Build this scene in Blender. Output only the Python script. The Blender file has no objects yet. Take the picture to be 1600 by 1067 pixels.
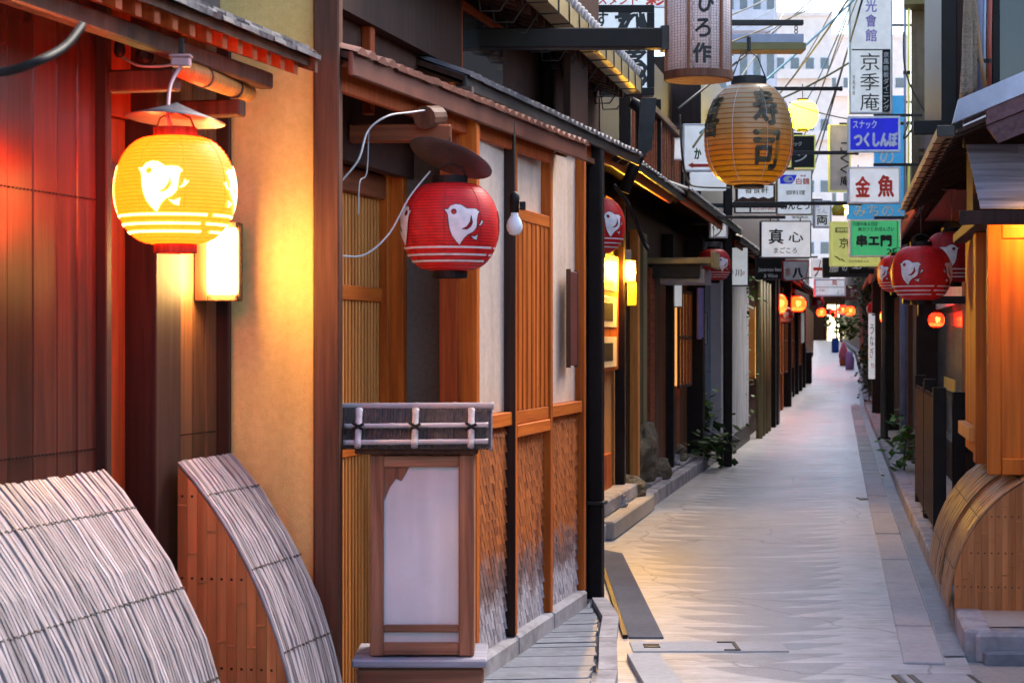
import bpy, math, random
from math import sin, cos, pi, radians as rad, atan2, sqrt, hypot
from mathutils import Vector, Matrix, noise as mnoise
from mathutils.geometry import delaunay_2d_cdt
random.seed(7)
S = bpy.context.scene
COL = S.collection

# ------------------------------------------------------------------ camera, sky, sun, exposure
EYE, F, HOR = 1.5, 70 / 36 * 1600, 530.0
cam = bpy.data.cameras.new('camera'); cam.lens = 70; cam.sensor_width = 36
cam.shift_y = -(533.5 - HOR) / 1600; cam.clip_end = 3000; cam.clip_start = 0.05
cam.dof.use_dof = True; cam.dof.focus_distance = 10.5; cam.dof.aperture_fstop = 9.0
camo = bpy.data.objects.new('camera', cam); COL.objects.link(camo)
camo.location = (0, 0, EYE); camo.rotation_euler = (pi / 2, 0, 0); S.camera = camo
SUN_EL, SUN_AZ = 47, 42            # the soft sun stands beyond the far end of the lane
W = bpy.data.worlds.new('World'); S.world = W; W.use_nodes = True
wn = W.node_tree; bg = wn.nodes['Background']
sk = wn.nodes.new('ShaderNodeTexSky'); sk.sky_type = 'NISHITA'; sk.sun_disc = False
sk.sun_elevation = rad(SUN_EL); sk.sun_rotation = rad(SUN_AZ)
sk.air_density = 1.1; sk.dust_density = 1.6; sk.ozone_density = 1.6
wn.links.new(sk.outputs[0], bg.inputs[0]); bg.inputs[1].default_value = 0.15
sl = bpy.data.lights.new('sun', 'SUN'); sl.energy = 1.6; sl.angle = rad(35); sl.color = (1, .87, .7)
so = bpy.data.objects.new('sun', sl); COL.objects.link(so)
_d = Vector((sin(rad(SUN_AZ)) * cos(rad(SUN_EL)), cos(rad(SUN_AZ)) * cos(rad(SUN_EL)), sin(rad(SUN_EL))))
so.rotation_euler = _d.to_track_quat('Z', 'Y').to_euler()
S.view_settings.view_transform = 'Standard'; S.view_settings.look = 'None'; S.view_settings.gamma = 1
S.view_settings.exposure = 1.85; S.view_settings.use_curve_mapping = False
S.cycles.use_denoising = True; S.cycles.max_bounces = 6; S.cycles.diffuse_bounces = 4; S.cycles.use_adaptive_sampling = True; S.cycles.adaptive_threshold = .03
S.cycles.sample_clamp_indirect = 6

# ------------------------------------------------------------------ helpers
def P(px, py, Y):                                # photograph pixel + distance in metres -> point
    return Vector(((px - 800) / F * Y, Y, EYE + (HOR - py) / F * Y))

class MB:
    def __init__(s): s.v = []; s.f = []
    def add(s, vs, fs):
        b = len(s.v); s.v += [tuple(p) for p in vs]; s.f += [tuple(b + i for i in f) for f in fs]; return s
    def box(s, x0, x1, y0, y1, z0, z1, c=0.0, M=None):
        if x0 > x1: x0, x1 = x1, x0
        if y0 > y1: y0, y1 = y1, y0
        if z0 > z1: z0, z1 = z1, z0
        c = min(c, (x1 - x0) * .3, (y1 - y0) * .3, (z1 - z0) * .3)
        if c <= 0:
            vs = [(x, y, z) for x in (x0, x1) for y in (y0, y1) for z in (z0, z1)]
            fs = [(0, 1, 3, 2), (4, 6, 7, 5), (0, 4, 5, 1), (2, 3, 7, 6), (0, 2, 6, 4), (1, 5, 7, 3)]
        else:
            X, Y, Z = (x0, x1), (y0, y1), (z0, z1); sg = (1, -1); vs = []
            for i in (0, 1):
                for j in (0, 1):
                    for k in (0, 1):
                        x, y, z = X[i], Y[j], Z[k]; a, b, d = sg[i] * c, sg[j] * c, sg[k] * c
                        vs += [(x, y + b, z + d), (x + a, y, z + d), (x + a, y + b, z)]
            I = lambda i, j, k, q: (i * 4 + j * 2 + k) * 3 + q
            fs = [(I(0,0,0,0), I(0,0,1,0), I(0,1,1,0), I(0,1,0,0)), (I(1,0,0,0), I(1,1,0,0), I(1,1,1,0), I(1,0,1,0)),
                  (I(0,0,0,1), I(1,0,0,1), I(1,0,1,1), I(0,0,1,1)), (I(0,1,0,1), I(0,1,1,1), I(1,1,1,1), I(1,1,0,1)),
                  (I(0,0,0,2), I(0,1,0,2), I(1,1,0,2), I(1,0,0,2)), (I(0,0,1,2), I(1,0,1,2), I(1,1,1,2), I(0,1,1,2))]
            for a in (0, 1):
                for b in (0, 1):
                    fs += [(I(a,b,0,0), I(a,b,1,0), I(a,b,1,1), I(a,b,0,1)), (I(a,0,b,0), I(a,1,b,0), I(a,1,b,2), I(a,0,b,2)),
                           (I(0,a,b,1), I(1,a,b,1), I(1,a,b,2), I(0,a,b,2))]
                    for k in (0, 1): fs.append((I(a,b,k,0), I(a,b,k,1), I(a,b,k,2)))
        if M is not None: vs = [M @ Vector(p) for p in vs]
        return s.add(vs, fs)
    def prism(s, poly, plane, a, b):             # polygon in a plane, extruded from a to b on the third axis
        put = {'xz': lambda p, t: (p[0], t, p[1]), 'yz': lambda p, t: (t, p[0], p[1]), 'xy': lambda p, t: (p[0], p[1], t)}[plane]
        n = len(poly); vs = [put(p, a) for p in poly] + [put(p, b) for p in poly]
        fs = [tuple(range(n)), tuple(range(2 * n - 1, n - 1, -1))] + [(i, (i + 1) % n, n + (i + 1) % n, n + i) for i in range(n)]
        return s.add(vs, fs)
    def tube(s, pts, r, n=8, cap=True):
        pts = [Vector(p) for p in pts]; m = len(pts); vs = []; up = Vector((0, 0, 1)); prev = None
        for i, p in enumerate(pts):
            t = (pts[min(i + 1, m - 1)] - pts[max(i - 1, 0)]).normalized()
            if prev is None:
                a = t.cross(up)
                if a.length < 1e-3: a = t.cross(Vector((1, 0, 0)))
            else: a = prev - t * prev.dot(t)
            a.normalize(); prev = a; b = t.cross(a); rr = r[i] if isinstance(r, (list, tuple)) else r
            vs += [p + (a * cos(2 * pi * k / n) + b * sin(2 * pi * k / n)) * rr for k in range(n)]
        fs = [(i * n + k, i * n + (k + 1) % n, (i + 1) * n + (k + 1) % n, (i + 1) * n + k) for i in range(m - 1) for k in range(n)]
        if cap: fs += [tuple(range(n - 1, -1, -1)), tuple((m - 1) * n + k for k in range(n))]
        return s.add(vs, fs)
    def lathe(s, prof, n=24, c=(0, 0, 0), cap=True):
        vs = [(c[0] + r * cos(2 * pi * k / n), c[1] + r * sin(2 * pi * k / n), c[2] + z) for r, z in prof for k in range(n)]
        fs = [(i * n + k, i * n + (k + 1) % n, (i + 1) * n + (k + 1) % n, (i + 1) * n + k) for i in range(len(prof) - 1) for k in range(n)]
        if cap: fs += [tuple(range(n - 1, -1, -1)), tuple((len(prof) - 1) * n + k for k in range(n))]
        return s.add(vs, fs)
    def mesh(s, name, smooth=False):
        me = bpy.data.meshes.new(name); me.from_pydata(s.v, [], s.f); me.validate()
        if smooth: me.polygons.foreach_set('use_smooth', [True] * len(me.polygons))
        me.update(); return me
    def build(s, name, m, parent=None, smooth=False, loc=None, rz=None, kind=None, label=None):
        me = s.mesh(name, smooth); me.materials.append(m); return link(name, me, parent, loc, rz, kind, label)

def link(name, me, parent=None, loc=None, rz=None, kind=None, label=None):
    o = bpy.data.objects.new(name, me); COL.objects.link(o); o.parent = parent
    if loc is not None: o.location = loc
    if rz is not None: o.rotation_euler = (0, 0, rz)
    if kind: o['kind'] = kind
    if label: o['label'] = label
    return o
def thing(name, label, cat, loc=(0, 0, 0), rz=0, group=None):
    o = link(name, None, None, loc, rz); o['label'] = label; o['category'] = cat
    if group: o['group'] = group
    return o
def tag(o, label, cat, group=None):
    o['label'] = label; o['category'] = cat
    if group: o['group'] = group
    return o
def part(name, m, parent, x0, x1, y0, y1, z0, z1, c=.004, **k):
    return MB().box(x0, x1, y0, y1, z0, z1, c).build(name, m, parent, **k)

# ------------------------------------------------------------------ materials
def nmat(name):
    m = bpy.data.materials.new(name); m.use_nodes = True; t = m.node_tree
    return m, t, t.nodes['Principled BSDF'], (lambda k, **a: _new(t, k, a)), t.links.new
def _new(t, k, a):
    n = t.nodes.new('ShaderNode' + k)
    for q, v in a.items(): setattr(n, q, v)
    return n
def coords(t, N, L, scale=(1, 1, 1), shift=True, out='Object'):
    tc = N('TexCoord'); mp = N('Mapping'); mp.inputs['Scale'].default_value = scale
    if shift:
        oi = N('ObjectInfo'); vm = N('VectorMath', operation='MULTIPLY_ADD')
        vm.inputs[1].default_value = (1, 1, 1); cx = N('CombineXYZ'); mm = N('Math', operation='MULTIPLY'); mm.inputs[1].default_value = 37.0
        L(oi.outputs['Random'], mm.inputs[0])
        for i in range(3): L(mm.outputs[0], cx.inputs[i])
        L(tc.outputs[out], vm.inputs[0]); L(cx.outputs[0], vm.inputs[2]); L(vm.outputs[0], mp.inputs['Vector'])
    else: L(tc.outputs[out], mp.inputs['Vector'])
    return mp.outputs[0]
def c4(c): return (c[0], c[1], c[2], 1)
def ramp(N, stops):
    r = N('ValToRGB'); e = r.color_ramp.elements
    while len(e) < len(stops): e.new(.5)
    for i, (p, c) in enumerate(stops): e[i].position = p; e[i].color = c4(c)
    return r
def wood(name, dark, light, axis='z', sc=9.0, rough=.55, var=.35, bump=.25, spec=.22, seam=0):
    m, t, b, N, L = nmat(name)
    s = {'z': (sc * 5, sc * 5, sc * .22), 'x': (sc * .22, sc * 5, sc * 5), 'y': (sc * 5, sc * .22, sc * 5)}[axis]
    v = coords(t, N, L, s)
    n1 = N('TexNoise'); n1.inputs['Scale'].default_value = 1; n1.inputs['Detail'].default_value = 5; n1.inputs['Roughness'].default_value = .62; n1.inputs['Distortion'].default_value = .6
    L(v, n1.inputs['Vector'])
    r = ramp(N, [(.28, dark), (.72, light)]); L(n1.outputs[0], r.inputs[0])
    v2 = coords(t, N, L, (1.3, 1.3, 1.3)); n2 = N('TexNoise'); n2.inputs['Scale'].default_value = 1.4; n2.inputs['Detail'].default_value = 3; L(v2, n2.inputs['Vector'])
    oi = N('ObjectInfo'); ad = N('Math', operation='ADD'); L(n2.outputs[0], ad.inputs[0]); L(oi.outputs['Random'], ad.inputs[1])
    mr = N('MapRange'); mr.inputs[1].default_value = .3; mr.inputs[2].default_value = 1.7; mr.inputs[3].default_value = 1 - var; mr.inputs[4].default_value = 1 + var; L(ad.outputs[0], mr.inputs[0])
    hs = N('HueSaturation'); L(mr.outputs[0], hs.inputs['Value']); L(r.outputs[0], hs.inputs['Color']); L(hs.outputs[0], b.inputs['Base Color'])
    bp = N('Bump'); bp.inputs['Strength'].default_value = bump; bp.inputs['Distance'].default_value = .004; L(n1.outputs[0], bp.inputs['Height']); L(bp.outputs[0], b.inputs['Normal'])
    b.inputs['Roughness'].default_value = rough; b.inputs['Specular IOR Level'].default_value = spec
    return m
def rough_mat(name, a, c, sc=20, rough=.85, bump=.3, fine=1, metal=0, spec=.3, dist=.004, ramp_at=(.35, .68)):
    m, t, b, N, L = nmat(name); v = coords(t, N, L)
    n1 = N('TexNoise'); n1.inputs['Scale'].default_value = sc; n1.inputs['Detail'].default_value = 6; n1.inputs['Roughness'].default_value = .65; L(v, n1.inputs['Vector'])
    n3 = N('TexNoise'); n3.inputs['Scale'].default_value = 1.7; n3.inputs['Detail'].default_value = 4; L(v, n3.inputs['Vector'])
    mx = N('Math', operation='MULTIPLY_ADD'); mx.inputs[1].default_value = .5; L(n1.outputs[0], mx.inputs[0])
    hf = N('Math', operation='MULTIPLY'); hf.inputs[1].default_value = .5; L(n3.outputs[0], hf.inputs[0]); L(hf.outputs[0], mx.inputs[2])
    r = ramp(N, [(ramp_at[0], a), (ramp_at[1], c)]); L(mx.outputs[0], r.inputs[0]); L(r.outputs[0], b.inputs['Base Color'])
    n2 = N('TexNoise'); n2.inputs['Scale'].default_value = sc * 5 * fine; n2.inputs['Detail'].default_value = 3; L(v, n2.inputs['Vector'])
    bp = N('Bump'); bp.inputs['Strength'].default_value = bump; bp.inputs['Distance'].default_value = dist; L(n2.outputs[0], bp.inputs['Height']); L(bp.outputs[0], b.inputs['Normal'])
    b.inputs['Roughness'].default_value = rough; b.inputs['Metallic'].default_value = metal; b.inputs['Specular IOR Level'].default_value = spec
    return m
def stained(m, amount=.35, sc=(9, 9, .7)):
    t = m.node_tree; b = t.nodes['Principled BSDF']; src = b.inputs['Base Color'].links[0].from_socket; N = lambda k, **a: _new(t, k, a); L = t.links.new
    v = coords(t, N, L, sc); n = N('TexNoise'); n.inputs['Scale'].default_value = 1; n.inputs['Detail'].default_value = 5; L(v, n.inputs['Vector'])
    r = ramp(N, [(.38, (1 - amount, 1 - amount * 1.05, 1 - amount * 1.1)), (.56, (1, 1, 1))]); L(n.outputs[0], r.inputs[0])
    x = N('Mix', data_type='RGBA', blend_type='MULTIPLY'); x.inputs[0].default_value = 1; L(src, x.inputs[6]); L(r.outputs[0], x.inputs[7]); L(x.outputs[2], b.inputs['Base Color']); return m
def flat(name, c, rough=.6, metal=0, emit=None, es=1.0, spec=.4, dirt=.12):
    m, t, b, N, L = nmat(name)
    v = coords(t, N, L); n = N('TexNoise'); n.inputs['Scale'].default_value = 6; n.inputs['Detail'].default_value = 5; L(v, n.inputs['Vector'])
    r = ramp(N, [(.3, tuple(x * (1 - dirt * 2) for x in c)), (.65, c)]); L(n.outputs[0], r.inputs[0]); L(r.outputs[0], b.inputs['Base Color'])
    b.inputs['Roughness'].default_value = rough; b.inputs['Metallic'].default_value = metal; b.inputs['Specular IOR Level'].default_value = spec
    if emit:
        b.inputs['Emission Color'].default_value = c4(emit); b.inputs['Emission Strength'].default_value = es
    return m

M = {}
M['board'] = wood('dark_board', (.022, .008, .006), (.075, .024, .014), sc=7, var=.5, rough=.33, spec=.5)
M['brownboard'] = wood('brown_board', (.07, .028, .014), (.2, .085, .035), sc=7, var=.3)
M['red_wood'] = wood('red_cedar', (.24, .035, .008), (.5, .095, .018), sc=10, var=.2)
M['dark_wood'] = wood('dark_post_wood', (.018, .008, .006), (.055, .022, .015), sc=7)
M['brown_post'] = wood('brown_post_wood', (.07, .026, .015), (.15, .058, .032), sc=9, var=.2)
M['orange_wood'] = wood('orange_cypress', (.4, .07, .008), (.68, .175, .02), sc=8, var=.2)
M['orange_wood_x'] = wood('orange_cypress_level', (.4, .07, .008), (.68, .175, .02), axis='x', sc=8, var=.2)
M['bay_wood'] = wood('bay_panel_wood', (.45, .1, .01), (.68, .19, .02), sc=4, var=.12, rough=.4)
M['pale_wood'] = wood('pale_lattice_wood', (.46, .16, .035), (.74, .33, .085), sc=8, var=.2)
M['rust_wood'] = wood('weathered_red_wood', (.13, .034, .014), (.38, .1, .035), axis='x', sc=7)
M['grey_wood'] = wood('grey_bark', (.035, .03, .034), (.19, .165, .175), axis='y', sc=6)
M['grey_wood_x'] = wood('grey_shingle_wood', (.12, .12, .15), (.36, .36, .44), axis='x', sc=6)
M['purple_wood'] = wood('purple_stained_wood', (.07, .03, .035), (.16, .075, .085), axis='x', sc=6)
M['andon_wood'] = wood('lamp_box_wood', (.15, .055, .03), (.42, .18, .1), sc=7)
M['andon_wood_x'] = wood('lamp_box_wood_level', (.14, .052, .03), (.42, .185, .105), axis='x', sc=7)
M['twig'] = wood('twig_thatch', (.025, .018, .016), (.12, .085, .075), sc=16)
M['bamboo_grey'] = wood('aged_bamboo', (.26, .22, .23), (.6, .55, .58), axis='x', sc=5, var=.22)
M['strip'] = wood('weathered_bamboo_strip', (.17, .15, .165), (.33, .3, .325), axis='z', sc=3, var=.55, bump=.1, rough=.5)
M['strip_tan'] = wood('tan_bamboo_strip', (.22, .105, .05), (.46, .26, .13), axis='z', sc=5, var=.3, rough=.35)
M['slat'] = wood('orange_bamboo_slat', (.48, .155, .05), (.74, .3, .11), sc=4, var=.25, rough=.4)
M['stucco'] = rough_mat('tan_stucco', (.64, .41, .14), (.82, .57, .23), sc=45, bump=.7, rough=.9, fine=1.2)
M['plaster'] = rough_mat('pale_plaster', (.58, .42, .33), (.78, .59, .47), sc=30, bump=.4, rough=.9)
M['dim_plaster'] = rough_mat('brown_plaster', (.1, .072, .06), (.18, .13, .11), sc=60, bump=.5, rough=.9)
M['orange_plaster'] = rough_mat('orange_plaster', (.48, .2, .06), (.62, .3, .1), sc=30, bump=.5)
M['rose_plaster'] = rough_mat('rose_plaster', (.16, .06, .04), (.24, .095, .06), sc=15)
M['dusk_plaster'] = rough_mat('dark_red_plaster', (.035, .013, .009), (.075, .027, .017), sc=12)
M['beige_plaster'] = rough_mat('beige_plaster', (.14, .105, .07), (.25, .19, .13), sc=6, bump=.3)
M['blue_plaster'] = rough_mat('blue_grey_plaster', (.36, .4, .52), (.5, .54, .66), sc=6, bump=.2)
M['pale_wall'] = rough_mat('pale_concrete', (.55, .53, .58), (.7, .68, .74), sc=1.5, bump=.1)
M['pink_wall'] = rough_mat('pink_concrete', (.78, .66, .6), (.9, .78, .7), sc=1.5, bump=.1)
M['stone'] = rough_mat('granite', (.3, .29, .32), (.5, .48, .52), sc=30, bump=.35)
M['slab'] = rough_mat('slab_stone', (.13, .145, .175), (.3, .32, .38), sc=18, bump=.4, rough=.5)
M['dark_stone'] = rough_mat('dark_asphalt', (.07, .075, .1), (.14, .145, .18), sc=40, bump=.5)
M['rock'] = rough_mat('garden_rock', (.07, .058, .04), (.3, .25, .17), sc=5, bump=.8, dist=.02)
M['concrete'] = rough_mat('gutter_concrete', (.36, .35, .365), (.52, .51, .52), sc=25, bump=.4)
M['pave'] = rough_mat('pavement_concrete', (.34, .3, .27), (.5, .45, .41), sc=30, bump=.4)
M['black'] = rough_mat('black_paint', (.007, .005, .005), (.018, .013, .013), sc=8, rough=.5, bump=.1, spec=.2)
M['iron'] = rough_mat('dark_iron', (.015, .013, .013), (.05, .042, .04), sc=14, rough=.5, bump=.2)
M['slate_cone'] = rough_mat('shade_metal', (.05, .048, .06), (.12, .11, .135), sc=9, rough=.5, bump=.15)
M['copper'] = rough_mat('aged_copper', (.26, .19, .08), (.5, .39, .2), sc=7, rough=.45, bump=.15, metal=.35)
M['red_copper'] = rough_mat('brown_copper', (.1, .035, .024), (.24, .085, .055), sc=6, rough=.45, bump=.15, metal=.2)
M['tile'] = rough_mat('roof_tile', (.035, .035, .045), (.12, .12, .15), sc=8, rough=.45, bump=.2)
M['tile_pale'] = rough_mat('eave_tile_end', (.2, .19, .2), (.4, .38, .4), sc=8, rough=.5, bump=.2)  # paler tile for the upper eave
M['zinc'] = rough_mat('zinc_flashing', (.24, .25, .32), (.42, .43, .54), sc=6, rough=.42, bump=.1, metal=.3)
M['paper'] = rough_mat('white_paper', (.6, .575, .6), (.84, .81, .84), sc=2.2, rough=.7, bump=.12)
M['ivory'] = flat('ivory_paper', (.78, .68, .62)); M['white'] = flat('white_acrylic', (.78, .79, .84), .35)
M['sign_white'] = flat('sign_white_acrylic', (.78, .79, .82), .35, emit=(.9, .95, 1), es=.1); M['ink'] = flat('black_ink', (.012, .012, .014), .5); M['red_ink'] = flat('red_ink', (.72, .05, .03), .5); M['purple_ink'] = flat('violet_ink', (.34, .26, .72), .5)
M['blue'] = flat('cobalt_acrylic', (.02, .025, .5), .3, emit=(.02, .025, .5), es=.15); M['sky_blue'] = flat('azure_acrylic', (.06, .34, .72), .35, emit=(.06, .34, .72), es=.12); M['green'] = flat('mint_acrylic', (.06, .5, .2), .35, emit=(.06, .5, .2), es=.12)
M['lemon'] = flat('lemon_acrylic', (.72, .72, .2), .35, emit=(.72, .72, .2), es=.1); M['cream_white'] = flat('cream_ink', (.8, .76, .72), .5)
M['wire'] = flat('wire_rubber', (.05, .042, .03), .5); M['olive_wire'] = flat('olive_wire', (.22, .18, .06), .5); M['cyan_wire'] = flat('cyan_wire', (.12, .36, .45), .5)
M['cable_white'] = flat('white_cable', (.62, .6, .6), .4); M['pipe_red'] = flat('red_pipe', (.42, .08, .05), .45); M['pipe_grey'] = flat('violet_grey_pipe', (.18, .17, .25), .45); M['pipe_blue'] = flat('pale_blue_pipe', (.42, .5, .65), .45)
M['bulb'] = flat('bulb_glass', (.8, .8, .8), .15); M['glass'] = flat('dark_window_glass', (.03, .035, .04), .06, spec=.6)
M['glass_grey'] = flat('grey_window_glass', (.16, .18, .19), .12, spec=.5)
M['pink_box'] = flat('pink_plastic', (.66, .36, .38), .4); M['yellow_box'] = flat('yellow_plastic', (.7, .52, .05), .4); M['blue_rope'] = flat('blue_rope', (.03, .1, .6), .6)
M['frosted'] = flat('frosted_plastic', (.62, .62, .66), .3); M['maroon'] = flat('maroon_board', (.13, .03, .025), .5); M['pink_cloth'] = flat('pink_cloth', (.75, .18, .25), .7)
M['violet_cloth'] = flat('violet_cloth', (.4, .3, .6), .7); M['terracotta'] = flat('terracotta', (.5, .17, .07), .8); M['pot_grey'] = flat('grey_pot', (.3, .34, .44), .6); M['blue_bin'] = flat('blue_plastic', (.03, .12, .5), .4)
def translucent(t, b, N, L, col_socket, fac=.45):
    tr = N('BsdfTranslucent'); L(col_socket, tr.inputs[0]); mxs = N('MixShader'); mxs.inputs[0].default_value = fac
    L(b.outputs[0], mxs.inputs[1]); L(tr.outputs[0], mxs.inputs[2]); L(mxs.outputs[0], t.nodes['Material Output'].inputs['Surface'])
for k_ in ('stucco', 'plaster', 'paper', 'beige_plaster', 'blue_plaster', 'brown_post', 'orange_wood', 'bay_wood', 'andon_wood', 'slat', 'stone'): stained(M[k_], {'stucco': .12, 'plaster': .14, 'paper': .12}.get(k_, .32), (9, 9, .9) if k_ != 'stone' else (5, 5, 5))
def paper_lantern(name, col, emit=None, es=0, rough=.5):
    m, t, b, N, L = nmat(name); v = coords(t, N, L, shift=False)
    w = N('TexNoise'); w.inputs['Scale'].default_value = 5; w.inputs['Detail'].default_value = 4; L(v, w.inputs['Vector'])
    r = ramp(N, [(.3, tuple(x * .78 for x in col)), (.7, col)]); L(w.outputs[0], r.inputs[0]); L(r.outputs[0], b.inputs['Base Color'])
    b.inputs['Roughness'].default_value = rough; b.inputs['Specular IOR Level'].default_value = .35
    if emit: b.inputs['Emission Color'].default_value = c4(emit); b.inputs['Emission Strength'].default_value = es
    translucent(t, b, N, L, r.outputs[0], .3 if emit else .15)
    return m
M['l_red'] = paper_lantern('red_lantern_paper', (.9, .022, .022), rough=.45)
M['l_dim'] = paper_lantern('dark_red_lantern_paper', (.5, .016, .016))
M['l_yellow'] = paper_lantern('lit_lantern_paper', (.8, .3, .05), (1, .02, .0004), 8.5)
M['l_orange'] = paper_lantern('lit_orange_lantern_paper', (.8, .1, .04), (1, .005, .001), 8)
M['l_hot'] = paper_lantern('lit_amber_lantern_paper', (.8, .3, .05), (1, .01, .001), 12)
M['l_hotw'] = paper_lantern('lit_pale_lantern_print', (.9, .8, .5), (1, .3, .05), 1.6)
M['mark_lit'] = paper_lantern('lit_lantern_print', (.9, .9, .8), (1, .5, .14), 3)
M['mark'] = flat('lantern_print', (.85, .74, .74), .5)
M['lamp_white'] = flat('lamp_glass', (.9, .9, .8), .4, emit=(1, .55, .15), es=45)
M['lamp_yellow'] = flat('yellow_lamp_glass', (.9, .8, .3), .4, emit=(1, .5, .04), es=550)
M['lamp_bulb'] = flat('bulb_filament_glass', (.9, .8, .6), .4, emit=(1, .4, .08), es=16); M['added_shoji_lit'] = flat('added_lit_window_paper', (.8, .6, .4), .6, emit=(1, .42, .1), es=.3)
M['lamp_dim'] = flat('dim_bulb_glass', (.9, .8, .6), .4, emit=(1, .5, .08), es=16)
M['lamp_far'] = flat('far_lamp_glass', (.9, .85, .5), .4, emit=(1, .75, .2), es=7)
M['lamp_green'] = flat('yellow_street_lamp_glass', (.9, .9, .3), .4, emit=(1, .68, .012), es=9)
M['lamp_pink'] = flat('neon_glass', (.9, .5, .4), .4, emit=(1, .12, .04), es=6)
M['menu_lit'] = flat('lit_menu_card', (.85, .7, .5), .4, emit=(1, .6, .25), es=.04)
M['strip_lit'] = flat('lit_strip_panel', (.9, .9, .7), .4, emit=(1, .9, .5), es=1.6)
M['lamp_bay'] = flat('eave_lamp_glass', (.9, .6, .3), .4, emit=(1, .42, .06), es=90)

# road: grey asphalt with pale saw-tooth edges (uv = metres from the left edge, metres along)
def road_material():
    m, t, b, N, L = nmat('lane_paving')
    uv = N('UVMap'); uv.uv_map = 'lane'; sp = N('SeparateXYZ'); L(uv.outputs[0], sp.inputs[0])
    def mt(op, a, b2=None, c=None):
        n = N('Math', operation=op)
        for i, x in enumerate((a, b2, c)):
            if x is None: continue
            if hasattr(x, 'is_linked') or hasattr(x, 'links'): L(x, n.inputs[i])
            else: n.inputs[i].default_value = x
        return n.outputs[0]
    u, v = sp.outputs[0], sp.outputs[1]
    nz = N('TexNoise'); nz.inputs['Scale'].default_value = 1.6; nz.inputs['Detail'].default_value = 5; L(uv.outputs[0], nz.inputs['Vector'])
    nv = N('CombineXYZ'); L(v, nv.inputs[1]); nz1 = N('TexNoise'); nz1.inputs['Scale'].default_value = .9; nz1.inputs['Detail'].default_value = 2; L(nv.outputs[0], nz1.inputs['Vector'])
    def teeth(edge, per, seed):
        vv = mt('MULTIPLY_ADD', v, 1 / per, seed); wob = mt('MULTIPLY_ADD', nz1.outputs[0], 1.6, mt('MULTIPLY_ADD', nz.outputs[0], .14, vv))
        fr = mt('FRACT', wob); wn_ = N('TexWhiteNoise', noise_dimensions='1D'); L(mt('FLOOR', wob), wn_.inputs['W'])
        ln = mt('MULTIPLY_ADD', mt('POWER', wn_.outputs[0], 1.6), .62, .16)                       # length of this tooth
        tri = mt('SUBTRACT', 1, fr); reach = mt('MULTIPLY', mt('POWER', tri, 1.5), ln)
        d = mt('SUBTRACT', mt('ADD', reach, .27), edge)
        mr = N('MapRange'); mr.inputs[1].default_value = -.012; mr.inputs[2].default_value = .012; L(d, mr.inputs[0]); return mr.outputs[0]
    wdt = N('Attribute', attribute_name='lane_width')
    right = mt('SUBTRACT', wdt.outputs['Fac'], u)
    k = mt('MAXIMUM', teeth(u, .36, 0.0), teeth(right, .33, .4))
    fine = N('TexNoise'); fine.inputs['Scale'].default_value = 130; fine.inputs['Detail'].default_value = 4; L(uv.outputs[0], fine.inputs['Vector'])
    gr = ramp(N, [(.36, (.15, .15, .172)), (.64, (.29, .288, .32))]); L(fine.outputs[0], gr.inputs[0])
    br = N('Mapping'); br.inputs['Scale'].default_value = (3, 26, 1); L(uv.outputs[0], br.inputs[0])
    st = N('TexNoise'); st.inputs['Scale'].default_value = 1; st.inputs['Detail'].default_value = 6; st.inputs['Roughness'].default_value = .7; L(br.outputs[0], st.inputs['Vector'])
    lt = ramp(N, [(.3, (.3, .293, .308)), (.66, (.52, .505, .52))]); L(st.outputs[0], lt.inputs[0])
    kk = mt('MULTIPLY', k, mt('MULTIPLY_ADD', st.outputs[0], .8, .42)); kc = N('Clamp'); L(kk, kc.inputs[0])
    mx = N('Mix', data_type='RGBA'); L(kc.outputs[0], mx.inputs[0]); L(gr.outputs[0], mx.inputs[6]); L(lt.outputs[0], mx.inputs[7])
    bl = N('TexNoise'); bl.inputs['Scale'].default_value = .9; bl.inputs['Detail'].default_value = 6; L(uv.outputs[0], bl.inputs['Vector'])
    cm = N('Mapping'); cm.inputs['Scale'].default_value = (.55, .42, 1); L(uv.outputs[0], cm.inputs[0]); cn = N('TexNoise'); cn.inputs['Scale'].default_value = 3; cn.inputs['Detail'].default_value = 4; L(cm.outputs[0], cn.inputs['Vector'])
    cw_ = N('VectorMath', operation='MULTIPLY_ADD'); cw_.inputs[1].default_value = (.25, .25, .25); L(cn.outputs['Color'], cw_.inputs[0]); L(cm.outputs[0], cw_.inputs[2])
    vo = N('TexVoronoi', feature='DISTANCE_TO_EDGE'); vo.inputs['Scale'].default_value = 1.0; L(cw_.outputs[0], vo.inputs['Vector'])
    ck = N('MapRange'); ck.inputs[1].default_value = .0; ck.inputs[2].default_value = .006; ck.inputs[3].default_value = .45; ck.inputs[4].default_value = 1; L(vo.outputs['Distance'], ck.inputs[0])
    sm_ = N('TexNoise'); sm_.inputs['Scale'].default_value = 4.5; sm_.inputs['Detail'].default_value = 7; sm_.inputs['Roughness'].default_value = .75; L(uv.outputs[0], sm_.inputs['Vector'])
    sp_ = N('MapRange'); sp_.inputs[1].default_value = .3; sp_.inputs[2].default_value = .6; sp_.inputs[3].default_value = .68; sp_.inputs[4].default_value = 1.06; L(sm_.outputs[0], sp_.inputs[0])
    dirt_ = mt('MULTIPLY', ck.outputs[0], sp_.outputs[0]); cc = N('CombineXYZ'); [L(dirt_, cc.inputs[i]) for i in range(3)]
    md0 = N('Mix', data_type='RGBA', blend_type='MULTIPLY'); md0.inputs[0].default_value = 1; L(mx.outputs[2], md0.inputs[6]); L(cc.outputs[0], md0.inputs[7]); mx = md0
    hs = N('HueSaturation'); L(mx.outputs[2], hs.inputs['Color']); L(mt('MULTIPLY_ADD', bl.outputs[0], .7, .65), hs.inputs['Value']); L(hs.outputs[0], b.inputs['Base Color'])
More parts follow.
